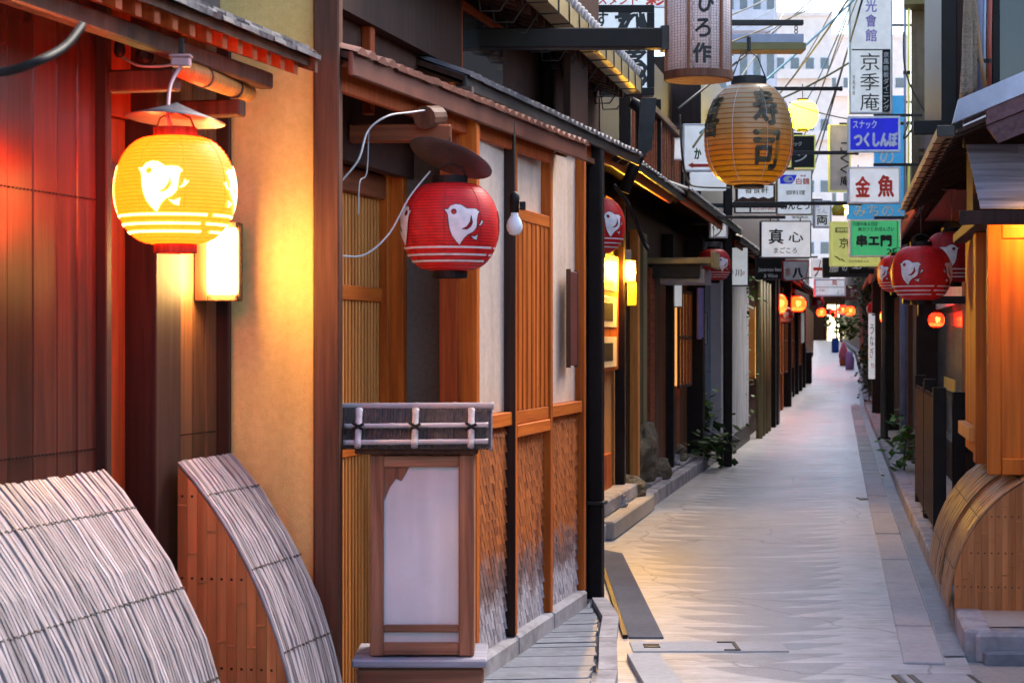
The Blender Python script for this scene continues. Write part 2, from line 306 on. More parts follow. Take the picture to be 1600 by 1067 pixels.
    L(mt('MULTIPLY_ADD', bl.outputs[0], .3, .3), b.inputs['Roughness']); b.inputs['Specular IOR Level'].default_value = .5
    bp = N('Bump'); bp.inputs['Strength'].default_value = .35; bp.inputs['Distance'].default_value = .006; L(mt('ADD', fine.outputs[0], st.outputs[0]), bp.inputs['Height']); L(bp.outputs[0], b.inputs['Normal'])
    return m
M['road'] = road_material()

# dado of woven bark: orange above, washed to grey near the ground with a ragged edge (rain splash)
def dado_material():
    m, t, b, N, L = nmat('woven_bark'); v = coords(t, N, L, (36, 36, 5), shift=False)
    n = N('TexNoise'); n.inputs['Scale'].default_value = 1; n.inputs['Detail'].default_value = 4; L(v, n.inputs['Vector'])
    r1 = ramp(N, [(.3, (.17, .034, .006)), (.7, (.56, .15, .026))]); L(n.outputs[0], r1.inputs[0])
    r2 = ramp(N, [(.3, (.24, .22, .25)), (.7, (.6, .55, .6))]); L(n.outputs[0], r2.inputs[0])
    tc = N('TexCoord'); sp = N('SeparateXYZ'); L(tc.outputs['Object'], sp.inputs[0])
    n2 = N('TexNoise'); n2.inputs['Scale'].default_value = 7; n2.inputs['Detail'].default_value = 5; L(tc.outputs['Object'], n2.inputs['Vector'])
    ad = N('Math', operation='MULTIPLY_ADD'); ad.inputs[1].default_value = .42; L(n2.outputs[0], ad.inputs[0]); L(sp.outputs[2], ad.inputs[2])
    mr = N('MapRange'); mr.inputs[1].default_value = .46; mr.inputs[2].default_value = .74; L(ad.outputs[0], mr.inputs[0])
    mx = N('Mix', data_type='RGBA'); L(mr.outputs[0], mx.inputs[0]); L(r2.outputs[0], mx.inputs[6]); L(r1.outputs[0], mx.inputs[7]); dk = ramp(N, [(.0, (1, 1, 1)), (.45, (.38, .34, .34)), (1, (1, 1, 1))]); L(mr.outputs[0], dk.inputs[0]); m2 = N('Mix', data_type='RGBA', blend_type='MULTIPLY'); m2.inputs[0].default_value = 1; L(mx.outputs[2], m2.inputs[6]); L(dk.outputs[0], m2.inputs[7]); L(m2.outputs[2], b.inputs['Base Color'])
    b.inputs['Roughness'].default_value = .6; return m
M['dado'] = dado_material()
def mesh_paper():                                  # paper behind hexagonal wire mesh
    m, t, b, N, L = nmat('wire_mesh_paper'); v = coords(t, N, L, (1, 1, 1), shift=False)
    vo = N('TexVoronoi', feature='DISTANCE_TO_EDGE'); vo.inputs['Scale'].default_value = 75; vo.inputs['Randomness'].default_value = .25; L(v, vo.inputs['Vector'])
    r = ramp(N, [(.06, (.45, .38, .39)), (.14, (.86, .79, .81))]); L(vo.outputs['Distance'], r.inputs[0]); L(r.outputs[0], b.inputs['Base Color']); b.inputs['Roughness'].default_value = .6; translucent(t, b, N, L, r.outputs[0])
    return m
M['mesh_paper'] = mesh_paper()
def glow_paper():                                  # big paper lantern, amber glow painted into the colour below, under clear film
    m, t, b, N, L = nmat('painted_glow_paper'); tc = N('TexCoord'); sp = N('SeparateXYZ'); L(tc.outputs['Object'], sp.inputs[0])
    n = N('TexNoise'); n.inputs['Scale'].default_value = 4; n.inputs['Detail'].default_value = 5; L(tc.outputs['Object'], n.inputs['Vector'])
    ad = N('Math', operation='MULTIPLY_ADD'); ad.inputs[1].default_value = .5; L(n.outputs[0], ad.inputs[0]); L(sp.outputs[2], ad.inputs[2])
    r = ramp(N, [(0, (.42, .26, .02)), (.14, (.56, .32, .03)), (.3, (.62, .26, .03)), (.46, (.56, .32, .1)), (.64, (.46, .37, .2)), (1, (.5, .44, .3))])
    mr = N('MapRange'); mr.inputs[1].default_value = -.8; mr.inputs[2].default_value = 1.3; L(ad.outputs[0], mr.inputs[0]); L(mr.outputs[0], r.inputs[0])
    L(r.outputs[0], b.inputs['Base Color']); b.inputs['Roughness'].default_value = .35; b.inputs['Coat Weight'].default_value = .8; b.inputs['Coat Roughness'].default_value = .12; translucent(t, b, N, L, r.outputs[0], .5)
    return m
M['painted_glow'] = glow_paper()
def leafm(name, a, c):
    m, t, b, N, L = nmat(name); n = N('TexNoise'); n.inputs['Scale'].default_value = 9; tc = N('TexCoord'); L(tc.outputs['Object'], n.inputs['Vector'])
    r = ramp(N, [(.35, a), (.68, c)]); L(n.outputs[0], r.inputs[0]); L(r.outputs[0], b.inputs['Base Color']); b.inputs['Roughness'].default_value = .6; b.inputs['Specular IOR Level'].default_value = .15
    b.inputs['Transmission Weight'].default_value = 0; b.inputs['Subsurface Weight'].default_value = 0; return m
M['leaf_pale'] = leafm('leaf_yellow_green', (.07, .1, .012), (.2, .22, .035)); M['leaf'] = leafm('leaf_green', (.025, .07, .012), (.09, .2, .03)); M['leaf_dark'] = leafm('leaf_dark_green', (.012, .035, .01), (.04, .09, .02))
M['stem'] = flat('plant_stem', (.09, .06, .03), .8); M['bamboo_pole'] = wood('bamboo_pole', (.12, .1, .05), (.26, .22, .12), sc=5)

# ------------------------------------------------------------------ ground, lane, kerbs
def lerp(tab, y):
    for (a, xa), (b, xb) in zip(tab, tab[1:]):
        if y <= b: return xa + (xb - xa) * (y - a) / (b - a)
    return tab[-1][1]
KL = [(2, -1.7), (14.6, .656), (23.9, 2.41), (49, 6.86), (66, 9.5), (80, 11.9), (107, 16.2), (150, 22.6), (300, 45)]
KR = [(2, .94), (9.33, 2.13), (18.3, 3.576), (42.4, 7.52), (66, 11.56), (80, 13.9), (107, 18.4), (150, 24.8), (300, 47)]
kl = lambda y: lerp(KL, y); kr = lambda y: lerp(KR, y)
def zr(y): return 0 if y < 55 else (1.4 * (y - 55) / 105 if y < 160 else 1.4)
MB().add([(-150, -60, -.03), (250, -60, -.03), (250, 420, -.03), (-150, 420, -.03)], [(0, 1, 2, 3)]).build('ground', M['pave'], kind='structure')
ys = [1.5]
while ys[-1] < 175: ys.append(ys[-1] * 1.035 + .05)
nx = 6; b = MB(); uvs = []; wd = []
for y in ys:
    x0, x1 = (kl(y), kr(y))
    le = .62 if y < 14.4 else x0
    for i in range(nx + 1): xx = x0 + (x1 - x0) * i / nx; b.v.append((xx, y, zr(y))); uvs.append((xx - le, y)); wd.append(x1 - .3 - le)
for j in range(len(ys) - 1):
    for i in range(nx): a = j * (nx + 1) + i; b.f.append((a, a + 1, a + nx + 2, a + nx + 1))
rd = b.build('road', M['road'], kind='structure')
ul = rd.data.uv_layers.new(name='lane')
for l in rd.data.loops: ul.data[l.index].uv = uvs[l.vertex_index]
at = rd.data.attributes.new('lane_width', 'FLOAT', 'POINT')
for i, w in enumerate(wd): at.data[i].value = w

def strip_between(fa, fb, y0, y1, z, n=24):        # a sheet between two edges
    b = MB(); q = [y0 + (y1 - y0) * i / n for i in range(n + 1)]
    for y in q: b.v += [(fa(y), y, z + zr(y)), (fb(y), y, z + zr(y))]
    b.f = [(2 * i, 2 * i + 1, 2 * i + 3, 2 * i + 2) for i in range(n)]; return b
# right pavement, gutter and kerb stones
def stones(parent, name, m, edge, w, y0, y1, ln, z0, z1, side, gap=.006, c=.012):
    y = y0; i = 0
    while y < y1:
        l = ln * (1 + .25 * (random.random() - .5)); ye = min(y + l, y1)
        a, d = Vector((edge(y), y + gap)), Vector((edge(ye), ye - gap)); t = (d - a); L_ = t.length; rz = atan2(t.y, t.x)
        o = MB().box(0, L_, 0, -side * w, z0 - .05, z1 + random.uniform(-.004, .004), c).build(name, m, parent, loc=(a.x, a.y, zr(y)), rz=rz)
        y = ye; i += 1
pvr = strip_between(lambda y: kr(y) + .1, lambda y: kr(y) + 3, 9.6, 165, .115, 40).build('pavement', M['pave'], kind='structure')
stones(pvr, 'kerb_stone', M['stone'], lambda y: kr(y) + .0, .13, 9.45, 60, .75, 0, .125, 1)
gut = strip_between(lambda y: kr(y) - .1, lambda y: kr(y) + .0, 9.4, 60, .006).build('gutter', M['slab'], kind='structure')
stones(gut, 'gutter_slab', M['concrete'], lambda y: kr(y) - .3, .19, 9.2, 45, .62, 0, .012, 1, c=.006)
# little pavement in front of the near right bay, beyond the kerb's rounded end
st = MB().box(0, 1.3, -.09, .09, -.04, .115, .02).build('stone', M['stone'], pvr, loc=(2.2, 9.5, 0), rz=rad(-2))
MB().box(0, .9, -.03, .05, -.04, .035, .01).build('stone', M['slab'], pvr, loc=(2.22, 9.36, 0), rz=rad(-2))
# left pavement and kerb
pvl = strip_between(lambda y: kl(y) - 1.6, lambda y: kl(y) - .1, 12.2, 165, .1, 40).build('pavement', M['concrete'], kind='structure')
stones(pvl, 'kerb_stone', M['stone'], kl, .11, 14.4, 62, .8, 0, .13, -1)
# near left forecourt of narrow slabs
fc = MB().add([(-1.6, 4, .012), (-.3, 4, .012), (.2, 7.5, .012), (.36, 8.9, .012), (.44, 9.7, .012), (.55, 11.3, .012), (.42, 11.6, .012), (-1.6, 4.5, .012)], [(0, 1, 2, 3, 4, 5, 6, 7)]).build('forecourt', M['dark_stone'], kind='structure')
X2 = lambda y: .382 + .23 * (y - 11)               # street face of the lamp-sign house
def edge_fc(y): return lerp([(4, .0), (8, .33), (8.6, .39), (9.7, .455), (10.4, .5), (11.2, .47)], y)
y = 6.6
while y < 11.1:
    d = random.uniform(.11, .19); ye = min(y + d, 11.15)
    MB().prism([(X2(y) + .02, y + .004), (edge_fc(y) - random.uniform(.03, .06), y + .004 + .05), (edge_fc(ye) - .045, ye + .05), (X2(ye) + .02, ye)], 'xy', -.02, .032 + random.uniform(-.004, .004)).build('paving_slab', M['slab'], fc)
    y = ye + .006
pts = [(6.6, .24), (7.9, .33), (8.75, .41), (9.7, .455), (10.45, .505), (11.2, .48)]
for (ya, xa), (yb, xb) in zip(pts, pts[1:]):
    MB().prism([(xa - .03, ya + .004), (xa + .055, ya + .004), (xb + .055, yb - .004), (xb - .03, yb - .004)], 'xy', -.02, .05).build('edging_stone', M['stone'], fc)
for (ya, xa, yb, xb) in [(7.6, .5, 8.5, .585), (8.51, .586, 9.35, .56)]:
    MB().prism([(xa - .02, ya), (xa + .15, ya), (xb + .13, yb - .006), (xb - .02, yb - .006)], 'xy', -.02, .03).build('channel_cover', M['concrete'], fc)
MB().prism([(.585, 9.98), (.76, 9.98), (.77, 13.9), (.62, 14.2)], 'xy', -.02, .009).build('asphalt_patch', M['dark_stone'], fc)
MB().prism([(.555, 9.98), (.58, 9.98), (.615, 14.2), (.59, 14.2)], 'xy', -.02, .02).build('rubber_strip', M['black'], fc)
# drain grate and manhole lids on the lane
g = thing('drain_grate', 'long narrow steel drain grate across the lane by the black post', 'drain grate', (.58, 9.55, 0))
part('frame', M['concrete'], g, 0, .75, 0, .3, -.02, .007, .003)
part('grate_bar', M['black'], g, .06, .14, .1, .13, .0, .012, .002); part('grate_bar', M['black'], g, .06, .14, .17, .2, .0, .012, .002)
part('grate_bar', M['black'], g, .43, .52, .255, .275, .0, .012, .002); part('grate_bar', M['black'], g, .5, .52, .02, .27, .0, .012, .002); part('grate_bar', M['black'], g, .44, .52, .01, .03, .0, .012, .002)
g = thing('manhole_cover', 'square steel manhole cover at the bottom edge of the lane', 'manhole cover', (1.69, 8.52, 0))
part('frame', M['iron'], g, 0, .36, 0, .36, -.02, .008, .004); part('lid', M['concrete'], g, .03, .33, .03, .33, -.02, .013, .006); part('slot', M['iron'], g, .06, .09, .05, .31, 0, .016, .002)
g = thing('valve_cover', 'small dark valve cover in the middle distance of the lane', 'manhole cover', (3.25, 18.6, 0))
part('frame', M['iron'], g, 0, .12, 0, .22, -.02, .008, .004); part('lid', M['concrete'], g, .02, .1, .03, .19, -.02, .012, .004)

# ------------------------------------------------------------------ lettering
_tc = {}; GS = bpy.data.scenes.new('glyphs')   # scratch scene for turning characters into outlines; removed at the end
def glyph(body, bold=0.0):
    k = (body, bold)
    if k not in _tc:
        cu = bpy.data.curves.new('t', 'FONT'); cu.body = body; cu.offset = bold; cu.resolution_u = 3
        o = bpy.data.objects.new('t', cu); GS.collection.objects.link(o)
        vl = GS.view_layers[0]; vl.update(); me = bpy.data.meshes.new_from_object(o.evaluated_get(vl.depsgraph))
        _tc[k] = ([v.co.copy() for v in me.vertices], [tuple(p.vertices) for p in me.polygons])
        bpy.data.objects.remove(o); bpy.data.curves.remove(cu); bpy.data.meshes.remove(me)
    return _tc[k]
def fit(body, x0, x1, z0, z1, bold=.012, keep=False):
    vs, fs = glyph(body, 0.0)
    if not vs: return [], []
    ax = min(v.x for v in vs); bx = max(v.x for v in vs); az = min(v.y for v in vs); bz = max(v.y for v in vs)
    sx = (x1 - x0) / max(bx - ax, 1e-4); sz = (z1 - z0) / max(bz - az, 1e-4)
    if keep: sx = sz = min(sx, sz)
    cx, cz = (ax + bx) / 2, (az + bz) / 2
    return [((v.x - cx) * sx + (x0 + x1) / 2, (v.y - cz) * sz + (z0 + z1) / 2) for v in vs], fs
def stack(b, body, x0, x1, z0, z1, bold, put, keep=False):   # heavier strokes: the character laid over itself with small shifts
    h = (z1 - z0) * bold * 1.6; sh_ = [(0, 0)] if h <= 0 else [(-h, 0), (h, 0), (0, h), (0, -h)]
    for i, (dx, dz) in enumerate(sh_):
        p, f = fit(body, x0 + h, x1 - h, z0 + h, z1 - h, 0, keep); b.add([put(q[0] + dx, q[1] + dz, .0004 * i) for q in p], f)
def letters(parent, m, y, items, name='lettering', bold=.012):
    """items: (text, x0, x1, z0, z1, vertical?) on the plane y, facing -y, one mesh"""
    for it in items:
        s, x0, x1, z0, z1 = it[:5]; b = MB()
        if len(it) > 5 and it[5]:
            n = len(s); h = (z1 - z0) / n
            for i, ch in enumerate(s):
                stack(b, ch, x0, x1, z1 - (i + 1) * h + h * .07, z1 - i * h - h * .07, bold, lambda X, Z, d: (X, y - d, Z), keep=ch in '一ーニ・')
        else: stack(b, s, x0, x1, z0, z1, bold, lambda X, Z, d: (X, y - d, Z))
        b.build(name, m, parent)

# ------------------------------------------------------------------ lanterns (unit radius, scaled by their root)
HH = .9                                            # half height of the paper body / radius
def lr(t):                                         # body radius at height t (-1..1)
    return .36 + .64 * max(0.0, 1 - abs(t) ** 2.05) ** .5
def shell_mesh(name, ribs=30, n=48, hh=HH):
    prof = []
    for i in range(ribs * 2 + 1):
        t = -1 + 2 * i / (ribs * 2); prof.append(((lr if hh == HH else lr_big)(t) + (.014 if i % 2 == 0 else -.012), t * hh))
    return MB().lathe(prof, n, cap=False).mesh(name, True)
def lr_big(t): return .3 + .7 * max(0.0, 1 - abs(t) ** (1.9 if t > 0 else 2.6)) ** .55
def wrap(p, off, hh=HH):                           # (angle, height/half height) -> point just off the paper; angle 0 faces -y
    r = (lr if hh == HH else lr_big)(max(-1, min(1, p[1]))) + off; return (r * sin(p[0]), -r * cos(p[0]), p[1] * hh)
_B = [(470,372),(500,372),(520,345),(560,332),(605,338),(645,365),(690,363),(722,365),(752,390),(736,402),(725,440),(722,480),(715,510),(690,540),(650,560),(620,590),(604,615),(592,640),(560,610),(530,570),(512,520),(505,470),(500,420),(490,395)]
_WING = [(675,420),(685,470),(670,500),(640,520),(605,518),(640,500),(665,465)]
_EYE = [(545 + 19 * cos(a * pi / 5), 390 + 19 * sin(a * pi / 5)) for a in range(10)]
_FEET = [[(728,495),(752,470),(762,440),(770,456),(787,449),(775,468),(755,488)], [(665,565),(700,570),(737,555),(728,577),(729,600),(700,592)]]
def inside(p, poly):
    c = False; j = len(poly) - 1
    for i in range(len(poly)):
        (xi, yi), (xj, yj) = poly[i], poly[j]
        if (yi > p[1]) != (yj > p[1]) and p[0] < (xj - xi) * (p[1] - yi) / (yj - yi) + xi: c = not c
        j = i
    return c
def emblem_mesh(flip, outline):
    g = lambda q: ((q[0] - 620) / 367 * (-1 if flip else 1), (485 - q[1]) / 367 / HH)
    b = MB()
    if not outline:
        vs = []; es = []; base = 0
        for loop in [_B, _WING, _EYE] + _FEET:
            L_ = [g(q) for q in loop]; n = len(L_); vs += [Vector(p) for p in L_]; es += [(base + i, base + (i + 1) % n) for i in range(n)]; base += n
        for i in range(24):
            for j in range(22): vs.append(Vector((-.45 + .9 * i / 23, -.5 + 1.0 * j / 21)))
        r = delaunay_2d_cdt(vs, es, [], 0, 1e-5); keep = []
        lp = [[g(q) for q in loop] for loop in [_B, _WING, _EYE] + _FEET]
        for f in r[2]:
            c = (sum(r[0][i].x for i in f) / len(f), sum(r[0][i].y for i in f) / len(f)); h = [inside(c, l) for l in lp]
            if (h[0] and not h[1] and not h[2]) or h[3] or h[4]: keep.append(tuple(f))
        b.add([wrap(p, .03) for p in r[0]], keep)
    else:
        for loop in [_B, _WING, _EYE] + _FEET:
            L_ = [Vector(g(q)) for q in loop]; n = len(L_)
            for i in range(n):
                a, d = L_[i], L_[(i + 1) % n]; t = d - a
                if t.length < 1e-6: continue
                nn = Vector((-t.y, t.x)).normalized() * .007; tt = t.normalized() * .005
                b.add([wrap(a - tt + nn, .034), wrap(d + tt + nn, .034), wrap(d + tt - nn, .034), wrap(a - tt - nn, .034)], [(0, 1, 2, 3)])
    return b.mesh('emblem', True)
def stripe_mesh(a0, a1, v, w=.022):
    b = MB(); n = 26
    for i in range(n + 1):
        a = a0 + (a1 - a0) * i / n; b.v += [wrap((a, v - w), .03), wrap((a, v + w), .03)]
    b.f = [(2 * i, 2 * i + 1, 2 * i + 3, 2 * i + 2) for i in range(n)]; return b.mesh('stripe', True)
SH = shell_mesh('paper_shell'); EM = [emblem_mesh(k, False) for k in (0, 1)]; EO = [emblem_mesh(k, True) for k in (0, 1)]
ST = [stripe_mesh(-2.2, .82, -.5), stripe_mesh(-2.3, .72, -.66), stripe_mesh(-2.1, .8, -.8)]
CT = MB().lathe([(.37, HH - .02), (.37, HH + .15), (.33, HH + .15), (.33, HH - .02)], 20, cap=False).mesh('top_ring', False)
CB = MB().lathe([(.36, -HH - .15), (.36, -HH + .02), (.3, -HH + .02), (.3, -HH - .15)], 20, cap=False).mesh('bottom_ring', False)
HG = MB().tube([(-.34, 0, HH + .1), (-.25, 0, HH + .32), (0, 0, HH + .42), (.25, 0, HH + .32), (.34, 0, HH + .1)], .018, 5).mesh('handle', True)
def hoops_mesh(ribs=30):
    b = MB(); n = 48
    for i in range(1, ribs * 2, 2):
        t = -1 + 2 * i / (ribs * 2); w = .0085
        for s_ in (-1, 1): b.v += [(wrap((2 * pi * k / n, t + s_ * w), .0025)) for k in range(n)]
        o = len(b.v) - 2 * n; b.f += [(o + k, o + (k + 1) % n, o + n + (k + 1) % n, o + n + k) for k in range(n)]
    return b.mesh('rib_hoops', True)
HO = hoops_mesh(); SE = MB().tube([wrap((0, s_), .014) for s_ in [-.98 + .07 * i for i in range(29)]], .006, 4).mesh('seam', True)
M['hoop_red'] = flat('lantern_hoop', (.5, .009, .011), .5); M['hoop_lit'] = flat('lit_lantern_hoop', (.5, .12, .01), .5, emit=(1, .05, .001), es=2.4)
_mc = {}
def wm(me, m):                                     # a mesh with a material, shared between alike pieces
    k = (me.name, m.name)
    if k not in _mc: c = me.copy(); c.materials.clear(); c.materials.append(m); _mc[k] = c
    return _mc[k]
def lantern(pos, R, label, shell='l_red', mark='mark', phase=0, outline=True, group='plover lanterns of the lane', cap='black', birds=4, name='paper_lantern', hang=0):
    t = thing(name, label, 'lantern', pos, 0, group); t.scale = (R, R, R)
    link('paper_shell', wm(SH, M[shell]), t); link('top_ring', wm(CT, M[cap]), t); link('bottom_ring', wm(CB, M[cap]), t); link('handle', wm(HG, M['iron']), t)
    for k in range(birds):
        a = rad(phase) + k * 2 * pi / 4
        e = link('emblem', wm(EM[k % 2], M[mark]), t, rz=a)
        if outline: link('outline', wm(EO[k % 2], M['ink']), e)
    for s in ST:
        link('stripe', wm(s, M[mark]), t, rz=rad(phase)); link('stripe', wm(s, M[mark]), t, rz=rad(phase) + pi)
    if R > .16 and pos[1] < 24:
        hm = M['hoop_lit'] if shell == 'l_yellow' else M['hoop_red']; link('rib_hoops', wm(HO, hm), t, kind='stuff')
        for k in range(8): link('seam', wm(SE, hm), t, rz=rad(phase + 22 + 45 * k))
    if hang: MB().tube([(0, 0, HH + .4), (0, 0, HH + .4 + hang / R)], .02, 5).build('cord', M['iron'], t)
    return t
def bulb(parent, c, r, m='lamp_bulb'): return MB().lathe([(.01, -r), (r * .7, -r * .7), (r, 0), (r * .7, r * .7), (.01, r)], 12, c).build('bulb', M[m], parent, True)
def cone_shade(parent, c, r, h, tilt=(0, 0), m='slate_cone'):
    b = MB(); b.lathe([(.012, h), (.05, h * .93), (r * .55, h * .42), (r, 0), (r, -.004), (r * .5, h * .38), (.012, h * .9)], 36)
    o = b.build('shade', M[m], parent, True); o.location = c; o.rotation_euler = (tilt[0], tilt[1], 0); return o
def cable(name, pts, r, m, label, cat='cable', group=None, sag=0, n=14):
    P_ = [Vector(p) for p in pts]; out = []
    for i in range(len(P_) - 1):
        a, b_ = P_[i], P_[i + 1]; p0 = P_[max(i - 1, 0)]; p3 = P_[min(i + 2, len(P_) - 1)]
        for k in range(n if i < len(P_) - 2 else n + 1):
            t = k / n; q = .5 * ((2 * a) + (b_ - p0) * t + (2 * p0 - 5 * a + 4 * b_ - p3) * t * t + (3 * a - p0 - 3 * b_ + p3) * t ** 3)
            q.z -= sag * 4 * t * (1 - t); out.append(q)
    return tag(MB().tube(out, r, 5).build(name, M[m], None, True), label, cat, group)
# bulb and socket (children of a lamp)

# ------------------------------------------------------------------ left: the board-fronted house with the lit lantern
def frame_at(X0, Y0, s): return (X0, Y0, 0), atan2(1, s), sqrt(1 + s * s)
loc, rz, q = frame_at(-1.01, 7.0, .25)
A = thing('machiya_house', 'dark board-fronted house with tan stucco wing wall behind the lit yellow lantern', 'house', loc, rz)
u = lambda Y: (Y - 7.0) * q
xx = u(6.02)
for i in range(13):                                # dark upright boards; local +y is into the house
    w = random.uniform(.12, .17); part('wall_board', M['board'], A, xx - w + .002, xx, 0 + random.uniform(0, .006), .03, 0, 3.4, .004); xx -= w
xend = xx
nb = MB()
for z in (1.92, 1.17):
    x = u(6.0)
    while x > xend + .1: nb.lathe([(.004, -.002), (.004, .002)], 6, (x, -.002, z)); x -= .022
nb.build('nail_row', M['black'], A, kind='stuff')
part('jamb', M['dark_wood'], A, u(6.02) + .002, u(6.06), -.03, .1, 0, 2.6)
part('door_panel', M['red_wood'], A, u(6.06) + .002, u(6.36), .07, .1, 0, 2.2)
part('lintel', M['red_wood'], A, u(6.06) + .002, u(6.36), .05, .1, 2.203, 2.6); part('rail', M['brown_post'], A, u(6.07), u(6.35), .03, .068, 1.98, 2.05)
part('post', M['dark_wood'], A, u(6.36) + .002, u(6.555), -.035, .1, 0, 2.6)
xx = u(6.555)
for w in (.09, .12, .11, .1):
    part('wall_board', M['brownboard'], A, xx + .002, xx + w, .01 + random.uniform(0, .006), .04, 0, 2.6); xx += w
nb = MB()
for k in range(18): nb.lathe([(.004, -.002), (.004, .002)], 6, (u(6.57) + k * .022, .008, 1.18))
nb.build('nail_row', M['black'], A, kind='stuff')
part('trim', M['dark_wood'], A, xx + .003, xx + .03, -.03, .1, 0, 2.6)
part('upper_wall', M['board'], A, xend, xx + .03, .11, .2, 0, 6.2)
# wing wall (faces the camera) and its brown end post, in world axes
ww = MB().box(-1.03, -.6975, 7.02, 7.16, 0, 5.5, .004).build('wing_wall', M['stucco'], None)
pw = MB().box(-.6975, -.607, 6.99, 7.14, 0, 5.5, .006).build('wing_post', M['brown_post'], None)
for o in (ww, pw): o.parent = A; o.matrix_parent_inverse = (Matrix.Translation(loc) @ Matrix.Rotation(rz, 4, 'Z')).inverted()
# pent roof over the entrance: eave 0.36 m out from the wall
ev = -.36 - .0; ea, eb = u(4.3), u(6.9)
def slope_z(yl): return 2.43 + (yl - ev) * .36      # roof underside height at local y
rf = MB().prism([(ev, slope_z(ev)), (.3, slope_z(.3)), (.3, slope_z(.3) + .035), (ev, slope_z(ev) + .03)], 'yz', ea, eb - .02).build('roof', M['brown_post'], A)
for lay in range(3):
    x = ea
    while x < eb:
        w = random.uniform(.06, .11); o = .016 * lay
        MB().prism([(ev - .03 + .02 * lay + random.uniform(-.006, .006), slope_z(ev) + .025 + o), (.3, slope_z(.3) + .035 + o), (.3, slope_z(.3) + .05 + o), (ev - .03 + .02 * lay, slope_z(ev) + .041 + o)], 'yz', x, min(x + w, eb + .015) - .002).build('bark_shingle', M['grey_wood'], rf)
        x += w
x = u(4.6)
while x < eb - .05:
    MB().prism([(ev + .02, slope_z(ev + .02) - .045), (.1, slope_z(.1) - .045), (.1, slope_z(.1) - .002), (ev + .02, slope_z(ev + .02) - .002)], 'yz', x, x + .04).build('rafter', M['red_wood'], rf); x += .125
part('purlin', M['brown_post'], rf, ea, eb - .1, ev + .1, ev + .15, 2.345, 2.40, .006)
MB().prism([(ev - .02, slope_z(ev) - .02), (.1, slope_z(.1) - .03), (.1, slope_z(.1) + .06), (ev - .02, slope_z(ev) + .05)], 'yz', eb - .02, eb + .006).build('barge_board', M['brown_post'], rf)
part('bracket_arm', M['brown_post'], A, u(6.04), u(6.1), -.24, .05, 2.25, 2.315, .006); part('bracket_arm', M['brown_post'], A, u(6.6), u(6.66), -.22, .05, 2.235, 2.29, .006)
# lit wall lamp box
t = thing('wall_lamp', 'lit white box lamp in a dark wooden frame beside the tan stucco wall', 'lamp', (-1.03, 6.78, 1.64))
part('lamp_panel', M['lamp_white'], t, .0, .092, -.05, .03, .015, .235, .006)
part('back_box', M['dark_wood'], t, -.05, .1, .032, .1, -.01, .26)
for a in ((-.05, -.006, -.01, .26),): part('frame_stile', M['brown_post'], t, a[0], a[1], -.012, .03, a[2], a[3], .002)
part('frame_rail', M['brown_post'], t, -.005, .092, -.012, .03, -.01, .012, .002); part('frame_rail', M['brown_post'], t, -.005, .092, -.012, .03, .238, .26, .002)
# rolled blind, junction box, cables
a, c = P(283, 108, 6.0), P(388, 146, 6.75); ax = (c - a).normalized()
t = thing('rolled_blind', 'rolled tan reed blind tied under the dark bark eave', 'blind', a)
MB().tube([(0, 0, 0), (c - a) * .33, (c - a) * .66, c - a], [.028, .033, .033, .03], 12).build('roll', M['pale_wood'], t, True)
for f in (.3, .75):
    k = (c - a) * f; MB().tube([k - ax * .006, k + ax * .006], .036, 12).build('tie', M['twig'], t)
t = thing('junction_box', 'small pink plastic junction box under the dark bark eave', 'junction box', P(283, 97, 5.85))
part('body', M['pink_box'], t, -.028, .028, -.02, .02, -.015, .012); part('lid', M['pink_box'], t, -.032, .032, -.024, .024, .012, .02); part('bracket', M['iron'], t, -.008, .008, .0, .01, .02, .07, .002)
LP = P(274, 298, 5.75)
L1 = lantern(LP, .172, 'glowing yellow paper lantern with white plover before the red board wall', 'l_yellow', 'mark_lit', -4, False, 'plover lanterns of the lane', 'brown_post')
bulb(L1, (0, -.1, .15), .2)
cone_shade(L1, (0, 0, 1.18), .84, .3, (rad(-3), rad(4)))
cable('lantern_cable', [P(283, 103, 5.85), P(266, 135, 5.78), P(263, 185, 5.7), P(272, 204, 5.72)], .006, 'pink_box', 'pale pink cable looping from the junction box to the glowing lantern')
cable('lamp_cable', [P(190, 88, 6.1), P(215, 102, 6.0), P(250, 104, 5.95), P(283, 99, 5.87)], .004, 'cable_white', 'thin white cable running along the eave to the pink junction box')
cable('black_hose', [P(-40, 112, 4.4), P(10, 112, 4.4), P(60, 96, 4.4), P(100, 74, 4.5), P(128, 40, 4.6)], .011, 'black', 'thick black hose curving at the upper left corner')
t = thing('cable_reel', 'small round black fitting under the bark eave above the lantern', 'fitting', P(228, 88, 6.0))
MB().tube([(0, -.03, 0), (0, .03, 0)], .026, 14).build('drum', M['black'], t, True); MB().tube([(0, -.034, 0), (0, -.03, 0)], .012, 10).build('hub', M['iron'], t)
t = thing('porcelain_hook', 'small black lamp socket hanging under the eave left of the junction box', 'fitting', P(187, 72, 6.0))
MB().lathe([(.006, .03), (.014, .02), (.018, -.02), (.01, -.035)], 10).build('socket', M['black'], t, True); MB().tube([(0, 0, .03), (0, 0, .07)], .004, 6).build('stem', M['iron'], t)

